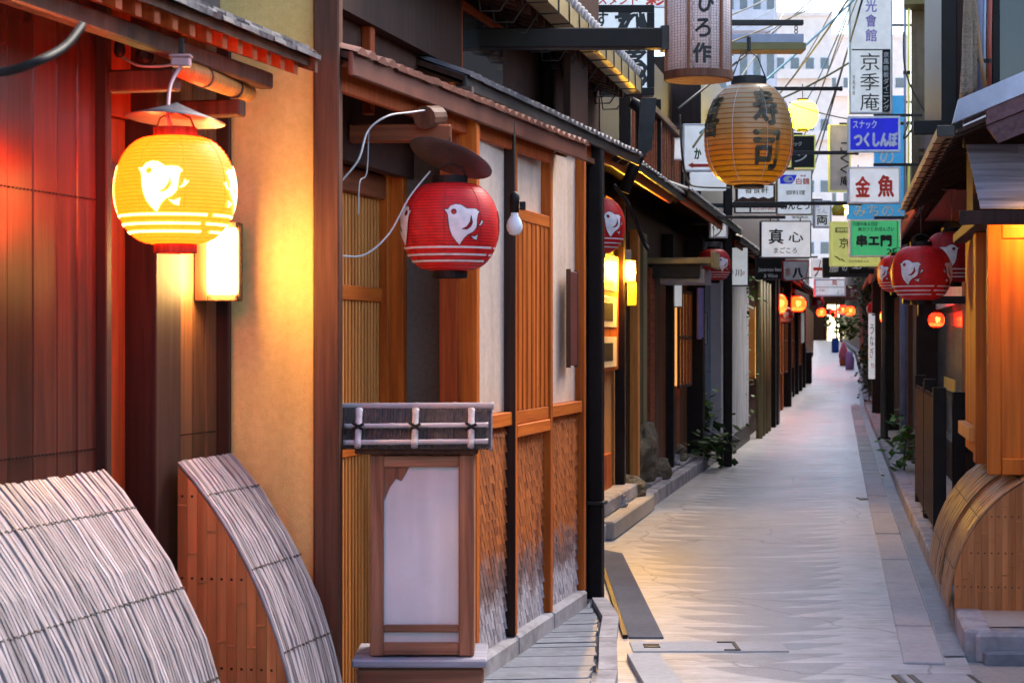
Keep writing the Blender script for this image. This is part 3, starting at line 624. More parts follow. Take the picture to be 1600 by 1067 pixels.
# ------------------------------------------------------------------ curved bamboo fences (inuyarai)
def inuyarai(label, near, slope, length, h, out, sw, side, strip_m, slats=True, slat_w=.034, n_ties=4, group='curved bamboo guards', lean=0, a0=.75):
    """near = (X, Y) of the wall line at the near end; the strips curve from the wall top out to the ground on the lane side"""
    loc, rz, q = frame_at(near[0], near[1], slope)
    t = thing('bamboo_guard', label, 'bamboo guard', (near[0], near[1], lean), rz, group)
    sg = -1 if side == 'L' else 1
    def curve(f):                                  # 0 = top at the wall, 1 = foot
        a = a0 + f * (pi / 2 * .99 - a0)
        return (sg * out * (sin(a) - sin(a0)) / (1 - sin(a0)), h * cos(a) / cos(a0))
    N_ = 14; C = [curve(i / N_) for i in range(N_ + 1)]
    me = []
    for k in range(8):
        b = MB(); th0 = .005 + .0015 * (k % 3); ext = random.uniform(0, .006); nodes = random.sample(range(1, 14), 3)
        for i, (y, z) in enumerate(C):
            jit = .0016 * sin(i * 2.1 + k * 1.7); th = th0 + (.004 if i in nodes else 0)
            a = (C[min(i + 1, N_)][0] - C[max(i - 1, 0)][0], C[min(i + 1, N_)][1] - C[max(i - 1, 0)][1]); l = hypot(*a); n = (-a[1] / l * (-1 if sg < 0 else 1), a[0] / l * (-1 if sg < 0 else 1))
            if n[1] < 0: n = (-n[0], -n[1])
            yy, zz = (y, z + ext) if i == 0 else (y, z)
            b.v += [(jit, yy, zz), (jit + sw * .12, yy + n[0] * th, zz + n[1] * th), (jit + sw * .82, yy + n[0] * th, zz + n[1] * th), (jit + sw * .94, yy, zz)]
        for i in range(N_):
            for j in range(3): b.f.append((i * 4 + j, i * 4 + j + 1, i * 4 + j + 5, i * 4 + j + 4))
        b.f.append((3, 2, 1, 0)); m_ = b.mesh('strip'); m_.materials.append(M[strip_m]); me.append(m_)
    x = 0.0; i = 0
    while x < length:
        o = link('strip', me[random.randrange(8)], t, (x, 0, random.uniform(-.0015, .002))); x += sw; i += 1
    for k in range(n_ties):                        # black stitching along the strips
        f = (k + .55) / (n_ties + .2); y, z = curve(f); b = MB(); x = 0; j = 0
        while x < length - .004:
            o2 = .009 if j % 2 == 0 else .013; b.tube([(x, y + sg * o2 * f, z + o2), (x + sw * .8, y + sg * o2 * f, z + o2 + .001)], .0022, 5); x += sw; j += 1
        b.build('stitching', M['black'], t, kind='stuff')
    bb = MB(); bb.v = [(xk, y - sg * .006, z - .006) for xk in (.004, length - .004) for y, z in C]; n1 = len(C); bb.f = [(i, i + 1, n1 + i + 1, n1 + i) for i in range(n1 - 1)]
    bb.build('backing', M['twig'], t)
    # seam cord down the middle of the strips
    if slats:
        y0 = .004
        nsl = int(out * .985 / slat_w)
        for k in range(nsl):
            ya, yb = sg * k * slat_w, sg * (k + .965) * slat_w
            f = lambda yy: min([z for y, z in C if abs(y) >= abs(yy) - 1e-6] or [.02], key=lambda z: -z)
            za, zb = zat(C, abs(ya)), zat(C, abs(yb))
            if zb < .03: zb = .03
            ym = (ya + yb) / 2
            pr = [(ya, 0), (ya, za - .008), (yb, zb - .008), (yb, 0)]
            b = MB(); b.prism([(p[0], p[1]) for p in pr], 'yz', -.012, -.002)
            nz_ = random.uniform(.1, za * .9)
            s_ = b.build('end_slat', M['slat'], t)
            for nz_ in (random.uniform(.1, .45) * za, random.uniform(.5, .92) * za):
                if nz_ < zb - .02: MB().box(-.0155, -.0135, min(ya, yb) + .001, max(ya, yb) - .001, nz_, nz_ + .006, .001).build('node', M['slat'], s_)
            nl = MB()
            for zz in (.16, .4, .66, .9):
                if zz * h < zb - .03: nl.box(-.0142, -.0125, ym - .0035, ym + .0035, zz * h, zz * h + .007)
            if nl.v: nl.build('nail_head', M['black'], s_, kind='stuff')
        tr = MB(); tr.tube([(-.008, y, z + .002) for y, z in C], .006, 6); tr.build('edge_strip', M[strip_m], t, True)
    return t
def zat(C, ay):
    for (y0, z0), (y1, z1) in zip(C, C[1:]):
        if abs(y0) <= ay <= abs(y1): return z0 + (z1 - z0) * (ay - abs(y0)) / max(abs(y1) - abs(y0), 1e-6)
    return 0.02
inuyarai('big curved guard of silvery split bamboo in the lower left corner', (-1.585, 4.55), .25, 1.475, 1.10, .44, .0175, 'L', 'strip', slats=False)
inuyarai('narrow curved guard of silvery split bamboo with orange slatted end below the stucco wall', (-1.078, 6.45), .25, .45, 1.10, .43, .0175, 'L', 'strip', slats=True, slat_w=.034)
inuyarai('nearer tan curved bamboo guard with slatted end at the right edge', (2.74, 10.15), .163, .62, .72, .50, .06, 'R', 'strip_tan', slat_w=.034, n_ties=3, lean=.115, a0=.3)
inuyarai('farther tan curved bamboo guard behind the slatted one at the right edge', (2.9, 11.1), .163, 1.2, .72, .50, .09, 'R', 'strip_tan', slat_w=.034, n_ties=3, lean=.115, a0=.3)

# ------------------------------------------------------------------ left: the plastered house with woven bark dado
loc, rz, q = frame_at(.382, 11.0, .23)
B = thing('machiya_house', 'plastered house with woven bark dado and pent roof behind the standing lamp box', 'house', loc, rz)
ub = lambda Y: (Y - 11.0) * q
YP = [8.58, 9.3, 10.09, 10.96]                      # panel boundaries
for i in range(3):
    a, c = ub(YP[i]), ub(YP[i + 1])
    part('plinth_stone', M['stone'], B, a - (.1 if i == 0 else 0), c - .01, -.045, .06, 0, .115 + .004 * i, .012)
    part('plaster_panel', M['plaster'], B, a + .03, c - .03, .02, .06, 1.165, 2.5, 0)
    part('rail', M['orange_wood_x'], B, a + .03, c - .03, -.02, .05, 1.1, 1.163, .004)
    # woven dado: staggered upright bark tongues
    bm = MB(); x = a + .03; cw = .028; col = 0; hh = .082
    while x < c - .03:
        z = .118 + (hh / 2 if col % 2 else 0) - hh * random.uniform(0, .15); w = min(cw, c - .03 - x)
        while z < 1.095:
            z1 = min(z + hh * 1.06, 1.1); j = random.uniform(-.001, .001)
            bm.add([(x + .0015, .008 + j, z), (x + w - .0015, .001 + j, z), (x + w - .0015, .019 + j, z1), (x + .0015, .022 + j, z1), (x + .001, .024, z), (x + w - .001, .024, z)], [(0, 1, 2, 3), (0, 4, 5, 1), (1, 5, 2), (0, 3, 4)])
            z += hh
        x += cw; col += 1
    bm.build('woven_dado', M['dado'], B, kind='stuff')
    part('dado_back', M['dark_wood'], B, a + .02, c - .02, .03, .06, .1, 1.1, 0)
for i, Y in enumerate(YP):
    x = ub(Y); part('post', M['orange_wood'], B, x - .028, x + .028, -.03, .06, .12, 2.5, .004)
part('post_batten', M['dark_wood'], B, ub(9.3) - .043, ub(9.3) - .0285, -.034, .02, .12, 2.5, .002)
# slatted window of the middle bay
a, c = ub(9.3) + .03, ub(10.09) - .03
part('window_frame', M['orange_wood_x'], B, a, c, -.025, .03, 2.06, 2.12); part('window_frame', M['orange_wood_x'], B, a, c, -.03, .03, 1.04, 1.098)
part('window_shutter', M['brown_post'], B, a, c, .005, .019, 1.165, 2.06, 0)
n = 15
for i in range(n):
    x = a + (c - a) * (i + .5) / n; part('slat', M['orange_wood'], B, x - .019, x + .019, -.018 - .004 * (i % 2), .004, 1.164, 2.06, .003)
t = thing('name_board', 'narrow dark wooden name board on the pale plaster wall', 'sign', (0, 0, 0)); t.parent = None
t.location = (X2(10.6) + .02, 10.6, 1.36); t.rotation_euler = (0, 0, rz)
part('board', M['maroon'], t, -.1, .1, -.02, .0, 0, .5); part('board_frame', M['brown_post'], t, -.115, -.1, -.024, .0, -.01, .51, .002); part('board_frame', M['brown_post'], t, .1, .115, -.024, .0, -.01, .51, .002)
# black corner post / downpipe
part('corner_post', M['black'], B, ub(11.42), ub(11.52), -.035, .05, 0, 2.62, .01); MB().box(ub(11.4), ub(11.54), -.05, .06, .55, .57, .003).build('pipe_band', M['iron'], B)
# entrance recess: inner wall faces the camera, lattice door at the back
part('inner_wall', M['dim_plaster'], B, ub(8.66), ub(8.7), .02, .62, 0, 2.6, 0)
part('inner_post', M['orange_wood'], B, ub(8.56), ub(8.62), .3, .36, 0, 2.6)
part('inner_board', M['red_wood'], B, ub(8.53), ub(8.645), .05, .13, .1, 2.5, .004)
part('door_frame', M['orange_wood'], B, ub(8.5), ub(8.56), .35, .42, 0, 2.45)
part('door_board', M['pale_wood'], B, ub(7.2), ub(8.5), .41, .43, 0, 2.1, 0); part('door_head', M['rust_wood'], B, ub(7.2), ub(8.5), .36, .43, 2.1, 2.2); part('transom', M['brownboard'], B, ub(7.2), ub(8.5), .40, .43, 2.2, 2.75, 0)
x = ub(7.5)
while x < ub(8.5): part('lattice_bar', M['pale_wood'], B, x, x + .022, .385, .41, 0, 2.1, .003); x += .045
part('lattice_rail', M['orange_wood_x'], B, ub(7.3), ub(8.5), .375, .386, 1.02, 1.09); part('lattice_rail', M['orange_wood_x'], B, ub(7.3), ub(8.5), .375, .386, 1.66, 1.72)
# side return of the house on the lane behind the black post
part('side_wall', M['dark_wood'], B, ub(11.0), ub(11.5), .06, .1, 0, 3.2, 0)
part('soffit_board', M['brown_post'], B, ub(8.6), ub(11.4), .0, .05, 2.5, 2.53, 0)
# upper storey, set back
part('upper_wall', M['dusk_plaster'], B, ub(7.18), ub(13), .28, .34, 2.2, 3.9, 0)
part('upper_window', M['glass'], B, ub(9.35), ub(10.2), .25, .28, 2.78, 3.06, 0)
for z in (2.74, 3.06): part('window_bar', M['red_wood'], B, ub(9.3), ub(10.25), .235, .28, z, z + .04)
part('window_bar', M['red_wood'], B, ub(9.28), ub(9.33), .235, .28, 2.74, 3.1); part('upper_post', M['red_wood'], B, ub(7.9), ub(7.96), .24, .28, 2.4, 3.3); part('upper_post', M['dark_wood'], B, ub(11.3), ub(11.38), .22, .28, 2.4, 3.3)
part('upper_board', M['dark_wood'], B, ub(7.2), ub(9.25), .22, .275, 2.75, 3.2, 0)
# pent roofs: world-axis prisms along their eave line
def pent(parent_label, X0, Y0, Y1, s, ze, run, rise, name='pent_roof', edge_m='red_copper', top_m='tile', owner=None, tiles=True, pitch=.11, board=True, thick=.05, raf='dark_wood'):
    """a lean-to roof whose eave starts at (X0, Y0) and runs to Y1 with slope s; rises to the left"""
    l_, r_, q_ = frame_at(X0, Y0, s); L_ = (Y1 - Y0) * q_
    r = link(name, None, None, (X0, Y0, ze), r_)
    MB().prism([(0, -.012), (run, rise - .012), (run, rise + .02), (0, .01)], 'yz', 0, L_).build('sheathing', M['dark_wood'], r)
    if board: part('fascia', M[edge_m], r, 0, L_, -.012, .008, -thick, .016, .004); part('eave_board', M['red_wood'], r, .01, L_ * .86, .05, .075, -thick - .05, -.014, .004)
    x = .05
    while x < L_:
        MB().prism([(.08, -.055), (run, rise - .07), (run, rise - .013), (.03, -.013)], 'yz', x, x + .045).build('rafter', M[raf], r); x += .24
    if tiles:
        x = 0
        while x < L_ - .02:
            w = pitch; zz = random.uniform(-.003, .003)
            b = MB(); seg = 5
            for e, (yy, zz0) in enumerate(((-.03, .012), (run * .5, rise * .5 + .022), (run, rise + .03))):
                for k in range(seg + 1): b.v.append((x + w * k / seg, yy, zz0 + zz + .022 * sin(pi * k / seg)))
            for k in range(seg + 1): b.v.append((x + w * k / seg, -.03, .006 + zz))
            for e in range(2):
                for k in range(seg): b.f.append((e * 6 + k, e * 6 + k + 1, e * 6 + 7 + k, e * 6 + 6 + k))
            for k in range(seg): b.f.append((18 + k, 19 + k, k + 1, k))
            b.build('roof_tile', M[top_m], r); x += w
    return r
def adopt(child, parent, ploc, prz):
    child.parent = parent; child.matrix_parent_inverse = (Matrix.Translation(ploc) @ Matrix.Rotation(prz, 4, 'Z')).inverted()
r1 = pent('', .344 + .28 * (7.02 - 10.4) + .03, 7.02, 10.42, .28, 2.5, .75, .2, raf='rust_wood', top_m='red_copper', thick=.07); adopt(r1, B, loc, rz)
r2 = pent('', -.21, 8.7, 12.5, .263, 2.64, .55, .2, edge_m='iron', raf='brown_post'); adopt(r2, B, loc, rz)
# purlin log and beam carrying the lantern
b = MB(); a0 = P(663, 184, 7.72); b.tube([a0, a0 + Vector((.26 * .16, .16, .02))], .045, 14); o = b.build('purlin_log', M['brown_post'], None); adopt(o, B, loc, rz)
a0, c0 = P(545, 222, 7.8), P(705, 195, 7.8); o = MB().box(a0.x, c0.x, 7.78, 7.86, a0.z, c0.z, .006).build('lantern_beam', M['rust_wood'], None); adopt(o, B, loc, rz)
# upper eave: copper box gutter, tiles and wire hooks
gx = lambda Y: .848 + .19 * (Y - 13)
up = link('upper_roof', None, None, (gx(8), 8, 3.1), atan2(1, .19)); adopt(up, B, loc, rz); L_ = 5.0 * sqrt(1 + .19 ** 2)
MB().prism([(0, 0), (.1, 0), (.1, .09), (.09, .09), (.09, .012), (.01, .012), (.01, .09), (0, .09)], 'yz', 0, L_).build('box_gutter', M['copper'], up)
MB().prism([(.05, .03), (1.2, .5), (1.2, .55), (.03, .09)], 'yz', 0, L_).build('roof_deck', M['dark_wood'], up)
x = .1
while x < L_:
    MB().tube([(x, -.004, .095), (x, -.004, -.01), (x, .1, -.012), (x, .16, -.1), (x, .25, -.1), (x, .27, .05)], .005, 5).build('gutter_hook', M['iron'], up, True)
    x += .33
x = .0
while x < L_ - .05:
    MB().tube([(x, -.0, .115), (x, .6, .34)], .036, 10).build('roof_tile', M['tile_pale'], up, True); x += .115
x = .03
while x < L_:
    MB().prism([(.12, -.03), (.6, .13), (.6, .2), (.12, .04)], 'yz', x, x + .04).build('rafter', M['brown_post'], up); x += .2
MB().prism([(.95, 3.05), (1.05, 3.05), (1.02, 2.72), (.93, 2.66)], 'xz', 12.8, 12.9).build('downspout_head', M['iron'], None).location = (-.12, 0, 0)
o = bpy.data.objects['downspout_head']; adopt(o, B, loc, rz)
o = MB().tube([P(985, 160, 13.2), P(995, 165, 13.2), P(1002, 175, 13.2), P(1003, 235, 13.2), P(990, 262, 13.2), P(975, 300, 13.2)], .04, 10).build('downpipe', M['black'], None, True); adopt(o, B, loc, rz)

# lantern, cone shade and cable in the entrance; bare bulb
L2 = lantern(P(703, 355, 7.55), .184, 'large red paper lantern with plover hanging from the beam beside the bare bulb', 'l_red', 'mark', 18)
cone_shade(L2, (.02, .0, 1.42), .9, .2, (rad(-16), rad(20)))
MB().tube([(0, 0, 1.3), (0, 0, 1.85)], .02, 5).build('cord', M['iron'], L2)
cable('cable', [P(532, 400, 7.3), P(570, 398, 7.35), P(608, 365, 7.4), P(640, 308, 7.45), P(672, 268, 7.5)], .0038, 'cable_white', 'white cable swinging from the brown post up to the red lantern')
cable('cable', [P(532, 285, 7.3), P(560, 250, 7.3), P(575, 205, 7.35), P(605, 182, 7.4), P(640, 176, 7.55), P(668, 172, 7.75)], .004, 'cable_white', 'upper grey cable rising from the brown post to the beam')
cable('cable', [P(576, 205, 7.75), P(573, 270, 7.6), P(562, 285, 7.5), P(560, 335, 7.5)], .003, 'cable_white', 'thin loose cable hanging before the lattice door')
t = thing('bare_bulb', 'unlit white bare bulb hanging on a thin black wire from the eave', 'light bulb', P(804, 348, 8.0))
MB().lathe([(.004, -.052), (.02, -.047), (.031, -.03), (.033, -.012), (.028, .008), (.016, .028), (.013, .045)], 18).build('glass_bulb', M['bulb'], t, True)
MB().lathe([(.015, .04), (.018, .045), (.018, .075), (.02, .078), (.02, .11), (.012, .12), (.006, .125)], 14).build('socket', M['black'], t, True)
MB().box(.02, .045, -.01, .01, .05, .085, .004).build('switch', M['black'], t); MB().tube([(0, 0, .12), (.0, 0, .41)], .0035, 5).build('wire', M['wire'], t)
# standing lamp box (andon) with a little twig roof
t = thing('lamp_box_sign', 'standing wooden lamp box with blank paper panel and bamboo-trimmed roof', 'lamp box', (-.326, 7.35, 0))
def pz(py, Y=7.33): return EYE + (HOR - py) / F * Y
def pxx(px, Y=7.33): return (px - 800) / F * Y + .326
part('base', M['andon_wood_x'], t, pxx(562), pxx(757), -.2, .16, .26, pz(1030), .01); part('foot', M['andon_wood'], t, pxx(580), pxx(610), -.14, .1, 0, .26); part('foot', M['andon_wood'], t, pxx(712), pxx(742), -.14, .1, 0, .26)
part('sill', M['grey_wood_x'], t, pxx(556), pxx(762), -.22, .18, pz(1030) + .002, pz(1017), .006)
for a in ((582, 603), (718, 742)): part('stile', M['andon_wood'], t, pxx(a[0]), pxx(a[1]), -.16, .12, pz(1016), pz(706), .006)
for a in ((602, 719, 1014, 995), (602, 719, 979, 968), (602, 719, 726, 708)): part('rail', M['andon_wood_x'], t, pxx(a[0]) + .002, pxx(a[1]) - .002, -.157, -.12, pz(a[2]), pz(a[3]), .004)
part('paper_panel', M['paper'], t, pxx(602), pxx(719), -.135, -.128, pz(1014), pz(712), 0)
MB().prism([(pxx(603), pz(725)), (pxx(642), pz(727)), (pxx(636), pz(738)), (pxx(630), pz(748)), (pxx(622), pz(744)), (pxx(612), pz(758)), (pxx(604), pz(778))], 'xz', -.14, -.136).build('torn_veneer', M['andon_wood'], t)
part('back_panel', M['andon_wood'], t, pxx(603), pxx(718), .1, .115, pz(1014), pz(706), 0)
part('top_board', M['brown_post'], t, pxx(560), pxx(748), -.2, .16, pz(706) + .002, pz(697), .004)
for i in range(4): part('bracket', M['dark_wood'], t, pxx(590 + 38 * i), pxx(604 + 38 * i), -.21, -.15, pz(697), pz(690), .002)
rb = MB()                                          # twig thatch slope: upright twigs
rr = link('twig_roof', None, t, (0, 0, 0))
x = pxx(540)
while x < pxx(768):
    w = random.uniform(.006, .012); j = random.uniform(-.008, .006)
    rb.prism([(-.25 + j, pz(694) + random.uniform(-.004, .003)), (-.16, pz(634)), (-.15, pz(640)), (-.235 + j, pz(697))], 'yz', x, x + w * .9); x += w
rb.build('twig_layer', M['twig'], rr, kind='stuff')
MB().prism([(-.235, pz(694)), (-.15, pz(640)), (.0, pz(640)), (.15, pz(694))], 'yz', pxx(542), pxx(766)).build('roof_core', M['twig'], rr)
def bam(p0, p1, r, nm='bamboo_pole'):
    p0, p1 = Vector(p0), Vector(p1); d = p1 - p0; pts_ = []; rs = []
    kn = max(2, int(d.length / .13))
    for i in range(kn + 1):
        f = i / kn
        for df, k in ((-.012, 1), (0, 1.14), (.012, 1)):
            g = min(1, max(0, f + df / d.length)); pts_.append(p0 + d * g); rs.append(r * k)
    q2 = [(pts_[0], rs[0])]
    for a_, b_ in zip(pts_, rs):
        if (a_ - q2[-1][0]).length > 1e-5: q2.append((a_, b_))
    return MB().tube([a_ for a_, _ in q2], [b_ for _, b_ in q2], 10).build(nm, M['bamboo_grey'], rr, True)
bam((pxx(535), -.15, pz(633)), (pxx(772), -.155, pz(632)), .0125)
bam((pxx(545), -.222, pz(662)), (pxx(764), -.222, pz(660)), .009); bam((pxx(545), -.262, pz(686)), (pxx(764), -.262, pz(684)), .009)
for px_ in (567, 653, 738): bam((pxx(px_), -.28, pz(692)), (pxx(px_), -.19, pz(637)), .012); MB().tube([(pxx(px_) - .02, -.25, pz(666)), (pxx(px_) + .02, -.25, pz(658))], .006, 6).build('lashing', M['black'], rr); MB().tube([(pxx(px_) - .02, -.25, pz(656)), (pxx(px_) + .02, -.25, pz(667))], .006, 6).build('lashing', M['black'], rr)
MB().prism([(-.25, pz(697)), (-.15, pz(633)), (-.14, pz(636)), (-.235, pz(700))], 'yz', pxx(766), pxx(770)).build('end_board', M['grey_wood_x'], rr)

# cylinder lantern on a black arm
t = thing('arm_sign_lantern', 'white cylinder lantern with three black brush characters on a black arm', 'lantern', P(1091, 120, 9.8))
R_ = .158; hz = .62
MB().lathe([(R_, .02), (R_, hz)], 40).build('paper_drum', M['mesh_paper'], t, True)
MB().lathe([(R_ + .012, -.018), (R_ + .012, .02), (R_ * .98, .021)], 40).build('bottom_ring', M['brown_post'], t); MB().lathe([(R_ * .2, -.022), (R_ * .98, -.021), (R_ * .98, -.0185)], 30).build('bottom_disc', M['pale_wood'], t)
for k in range(6):
    a = rad(38 + 60 * k) - pi / 2; MB().tube([((R_ + .004) * cos(a), (R_ + .004) * sin(a), .02), ((R_ + .004) * cos(a), (R_ + .004) * sin(a), hz)], .009, 6).build('batten', M['andon_wood'], t)
b = MB()
for ch, x0, x1, y0, y1 in (('ひ', 1085, 1111, -5, 28), ('ろ', 1081, 1106, 37, 66), ('作', 1078, 1107, 74, 106)):
    stack(b, ch, (x0 - 1091) / F * 9.8, (x1 - 1091) / F * 9.8, (120 - y1) / F * 9.8, (120 - y0) / F * 9.8, .022, lambda X, Z, d: ((R_ + .003 + d) * sin(X / R_), -(R_ + .003 + d) * cos(X / R_), Z))
b.build('lettering', M['ink'], t)
a0, c0 = P(815, 77, 9.8), P(1042, 46, 9.8)
t2 = thing('bracket_arm', 'thick black square arm reaching out from under the copper gutter to the cylinder lantern', 'bracket', (a0.x - .25, 9.8, a0.z))
part('beam', M['black'], t2, 0, c0.x - a0.x + .26, -.05, .05, 0, c0.z - a0.z, .006); part('end_plate', M['iron'], t2, -.02, 0, -.07, .07, -.03, .13, .004); part('clamp', M['iron'], t2, c0.x - a0.x + .22, c0.x - a0.x + .27, -.055, .055, -.01, c0.z - a0.z + .01, .002)

# ------------------------------------------------------------------ left side beyond the black post
XC = lambda Y: .82 + .185 * (Y - 16.8)
def left_house(Y0, Y1, label, zt=5.2, wall='dark_wood', off=0.0, depth=3.0, upper_off=.25, upper='dark_wood', s=.185, base=None):
    X0 = (XC(Y0) if base is None else base) + off
    l_, r_, q_ = frame_at(X0, Y0, s); t = thing('machiya_house', label, 'house', (X0, Y0, zr(Y0)), r_, 'houses along the lane'); L_ = (Y1 - Y0) * q_
    part('wall', M[wall], t, 0, L_, 0, depth, -.5, 2.7, 0); part('upper_wall', M[upper], t, .02, L_ - .02, upper_off, depth, 2.702, zt, 0)
    return t, L_
def own(child, parent): adopt(child, parent, parent.location, parent.rotation_euler[2])
# house with the lit menu board and the stone step
C_, LC = left_house(11.75, 17.9, 'dark house with lit menu board and stone step behind the black corner post', 4.4, 'orange_plaster', upper='board')
part('dado', M['orange_wood'], C_, .2, LC - 1.2, -.03, -.002, .1, .55)
mb_ = part('menu_board', M['orange_wood'], C_, 3.9, 5.35, -.05, -.002, 1.24, 2.2)
for i, z in enumerate((1.9, 1.6, 1.27)): part('menu_card', M['menu_lit'], C_, 4.1, 5.2, -.056, -.051, z, z + .25, .002); part('card_inset', M['ink'], C_, 4.35, 4.95, -.059, -.0565, z + .05, z + .2, .001)
part('step', M['pave'], C_, 3.2, 5.9, -.3, -.004, 0, .14, .012); part('step', M['stone'], C_, 3.2, 5.9, -.19, -.004, .142, .26, .012)
part('post', M['black'], C_, 5.35, 5.45, -.1, -.02, .1, 2.72, .006); pass
o = pent('', XC(13.0) + .5, 13.0, 18.2, .185, 2.79, .9, .35, top_m='tile', edge_m='iron', pitch=.2, board=True); own(o, C_)
# dark timber house with copper hood and bright lamp
D_, LD = left_house(18.0, 24.3, 'dark timber house with copper hood and blue rope beyond the bright yellow lamp', 4.6)
part('post', M['pale_wood'], D_, .15, .3, -.08, -.002, .1, 2.5); part('post', M['bamboo_pole'], D_, .75, 1.05, -.06, -.002, .1, 2.5); part('post_base', M['stone'], D_, .7, 1.1, -.09, -.002, .1, .42)
for i in range(9): part('door_board', M['brownboard'] if i % 3 else M['rust_wood'], D_, 1.5 + i * .42, 1.9 + i * .42, -.04, -.002, .12, 2.2)
part('post', M['black'], D_, 2.9, 3.05, -.12, -.002, .1, 2.6); part('post', M['black'], D_, 5.5, 5.8, -.2, -.002, .1, 2.7); part('sill', M['stone'], D_, .5, 6.2, -.16, -.004, .1, .16)
part('hood', M['copper'], D_, 1.6, 2.3, -.62, .02, 2.24, 2.3, .006); part('hood_rim', M['copper'], D_, 1.585, 2.31, -.65, -.62, 2.2, 2.36, .004); part('hood_bracket', M['iron'], D_, 1.7, 1.74, -.5, 0, 2.1, 2.24, .004)
part('hood_lower', M['zinc'], D_, 1.8, 2.5, -.55, -.1, 2.05, 2.2, .01)
o = pent('', XC(17.9) + .56, 17.9, 24.6, .185, 2.83, .95, .35, top_m='tile', edge_m='iron', pitch=.22); own(o, D_)
# balcony with upright red-brown slats above the tiled roof
t = thing('balcony', 'upstairs balcony railing of upright red-brown slats above the dark tiled roof', 'balcony', (XC(15.6) + .3, 15.6, 2.86), atan2(1, .185))
for x in (0, 2.2, 4.3): part('post', M['black'], t, x, x + .09, -.03, .06, 0, .78)
part('handrail', M['brown_post'], t, -.05, 4.45, -.05, .08, .6, .66); part('bottom_rail', M['brown_post'], t, 0, 4.4, -.02, .05, .04, .09)
x = .12
while x < 4.3: part('slat', M['rust_wood'], t, x, x + .05, -.005, .02, .09, .6, .003); x += .15
# bright lamp and its fittings
t = thing('lamp', 'bright yellow fluorescent lamp on the pale timber post', 'lamp', P(986, 423, 17.0))
MB().box(-.035, .035, -.03, .03, -.06, .06, .012).build('tube_glass', M['lamp_yellow'], t); part('holder', M['yellow_box'], t, -.05, .04, .02, .06, -.1, .09); part('plate', M['yellow_box'], t, -.03, .05, .03, .06, -.3, -.1)
t = thing('meter_box', 'frosted white ribbed plastic lamp cover beside the bright yellow lamp', 'lamp cover', P(966, 412, 17.2))
MB().lathe([(.055, -.17), (.07, -.14), (.072, -.02), (.062, .0), (.062, .12), (.045, .16)], 14).build('cover', M['frosted'], t, True); MB().lathe([(.03, .16), (.03, .2)], 10).build('cap', M['iron'], t); part('side_box', M['frosted'], t, .06, .11, -.03, .03, .0, .12)
cable('blue_rope', [P(1010, 508, 20.2), P(1011, 540, 20.2), P(1009, 590, 20.2), P(1011, 645, 20.2)], .012, 'blue_rope', 'bright blue rope hanging down the dark timber doors', 'rope')
# garden rock and small stones, gas pipe stub
def rock(name, c, sx, sy, sz, label, m='rock', seed=1):
    b = MB(); n = 26; mr = 18; vs = []
    for i in range(mr + 1):
        for k in range(n):
            a, e = 2 * pi * k / n, -pi / 2 + pi * i / mr; d = Vector((cos(a) * cos(e), sin(a) * cos(e), sin(e))); f = 1 + .32 * mnoise.noise(d * 1.7 + Vector((seed * 5, 0, 0))) + .24 * abs(mnoise.noise(d * 3.5 + Vector((seed, 3, 1)))) + .1 * mnoise.noise(d * 9 + Vector((seed, 1, 7)))
            vs.append((d.x * sx * f, d.y * sy * f, max(d.z * sz * f, -sz * .92)))
    fs = [(i * n + k, i * n + (k + 1) % n, (i + 1) * n + (k + 1) % n, (i + 1) * n + k) for i in range(mr) for k in range(n)]
    o = b.add(vs, fs).build(name, M[m], None, False, loc=c); return tag(o, label, 'rock', 'garden rocks')
rock('garden_rock', (1.17, 18.9, .42), .19, .42, .36, 'tall rugged dark rock standing by the timber house', seed=3)
rock('garden_rock', (1.0, 17.35, .2), .15, .2, .12, 'low brown rock lying before the tall rugged rock', seed=5)
rock('garden_rock', (1.35, 20.2, .17), .14, .3, .08, 'flat pale stone on the kerb behind the tall rugged rock', 'stone', seed=8)
# blue-grey plaster house with notice
E_, LE = left_house(24.5, 29.6, 'blue-grey plastered house end with paper notice beside potted plant', 5.0, 'blue_plaster', off=.33, depth=1.5)
part('base', M['black'], E_, -.012, LE, -.02, 1.4, 0, .25); part('corner_board', M['pale_wall'], E_, -.02, .0, .0, .13, .25, 2.4, .003)
o = pent('', XC(24.6) + .55, 24.6, 30, .185, 2.75, .9, .35, edge_m='iron', pitch=.25); own(o, E_)
# vine-covered dark house
G_, LG = left_house(29.8, 36.0, 'dark house with bamboo poles and climbing vine past the blue-grey wall', 5.2, off=.25)
for k in range(4): MB().tube([(.4 + k * .8, -.2, 0), (.4 + k * .8, -.2, 2.4)], .05, 8).build('bamboo_pole', M['bamboo_pole'], G_, True)
part('post', M['black'], G_, 4.2, 4.5, -.25, 0, 0, 2.9); part('post', M['board'], G_, 5.3, 5.7, -.25, 0, 0, 2.9)
o = pent('', XC(30) + .6, 30, 36.2, .185, 2.7, .9, .35, edge_m='iron', pitch=.3); own(o, G_)
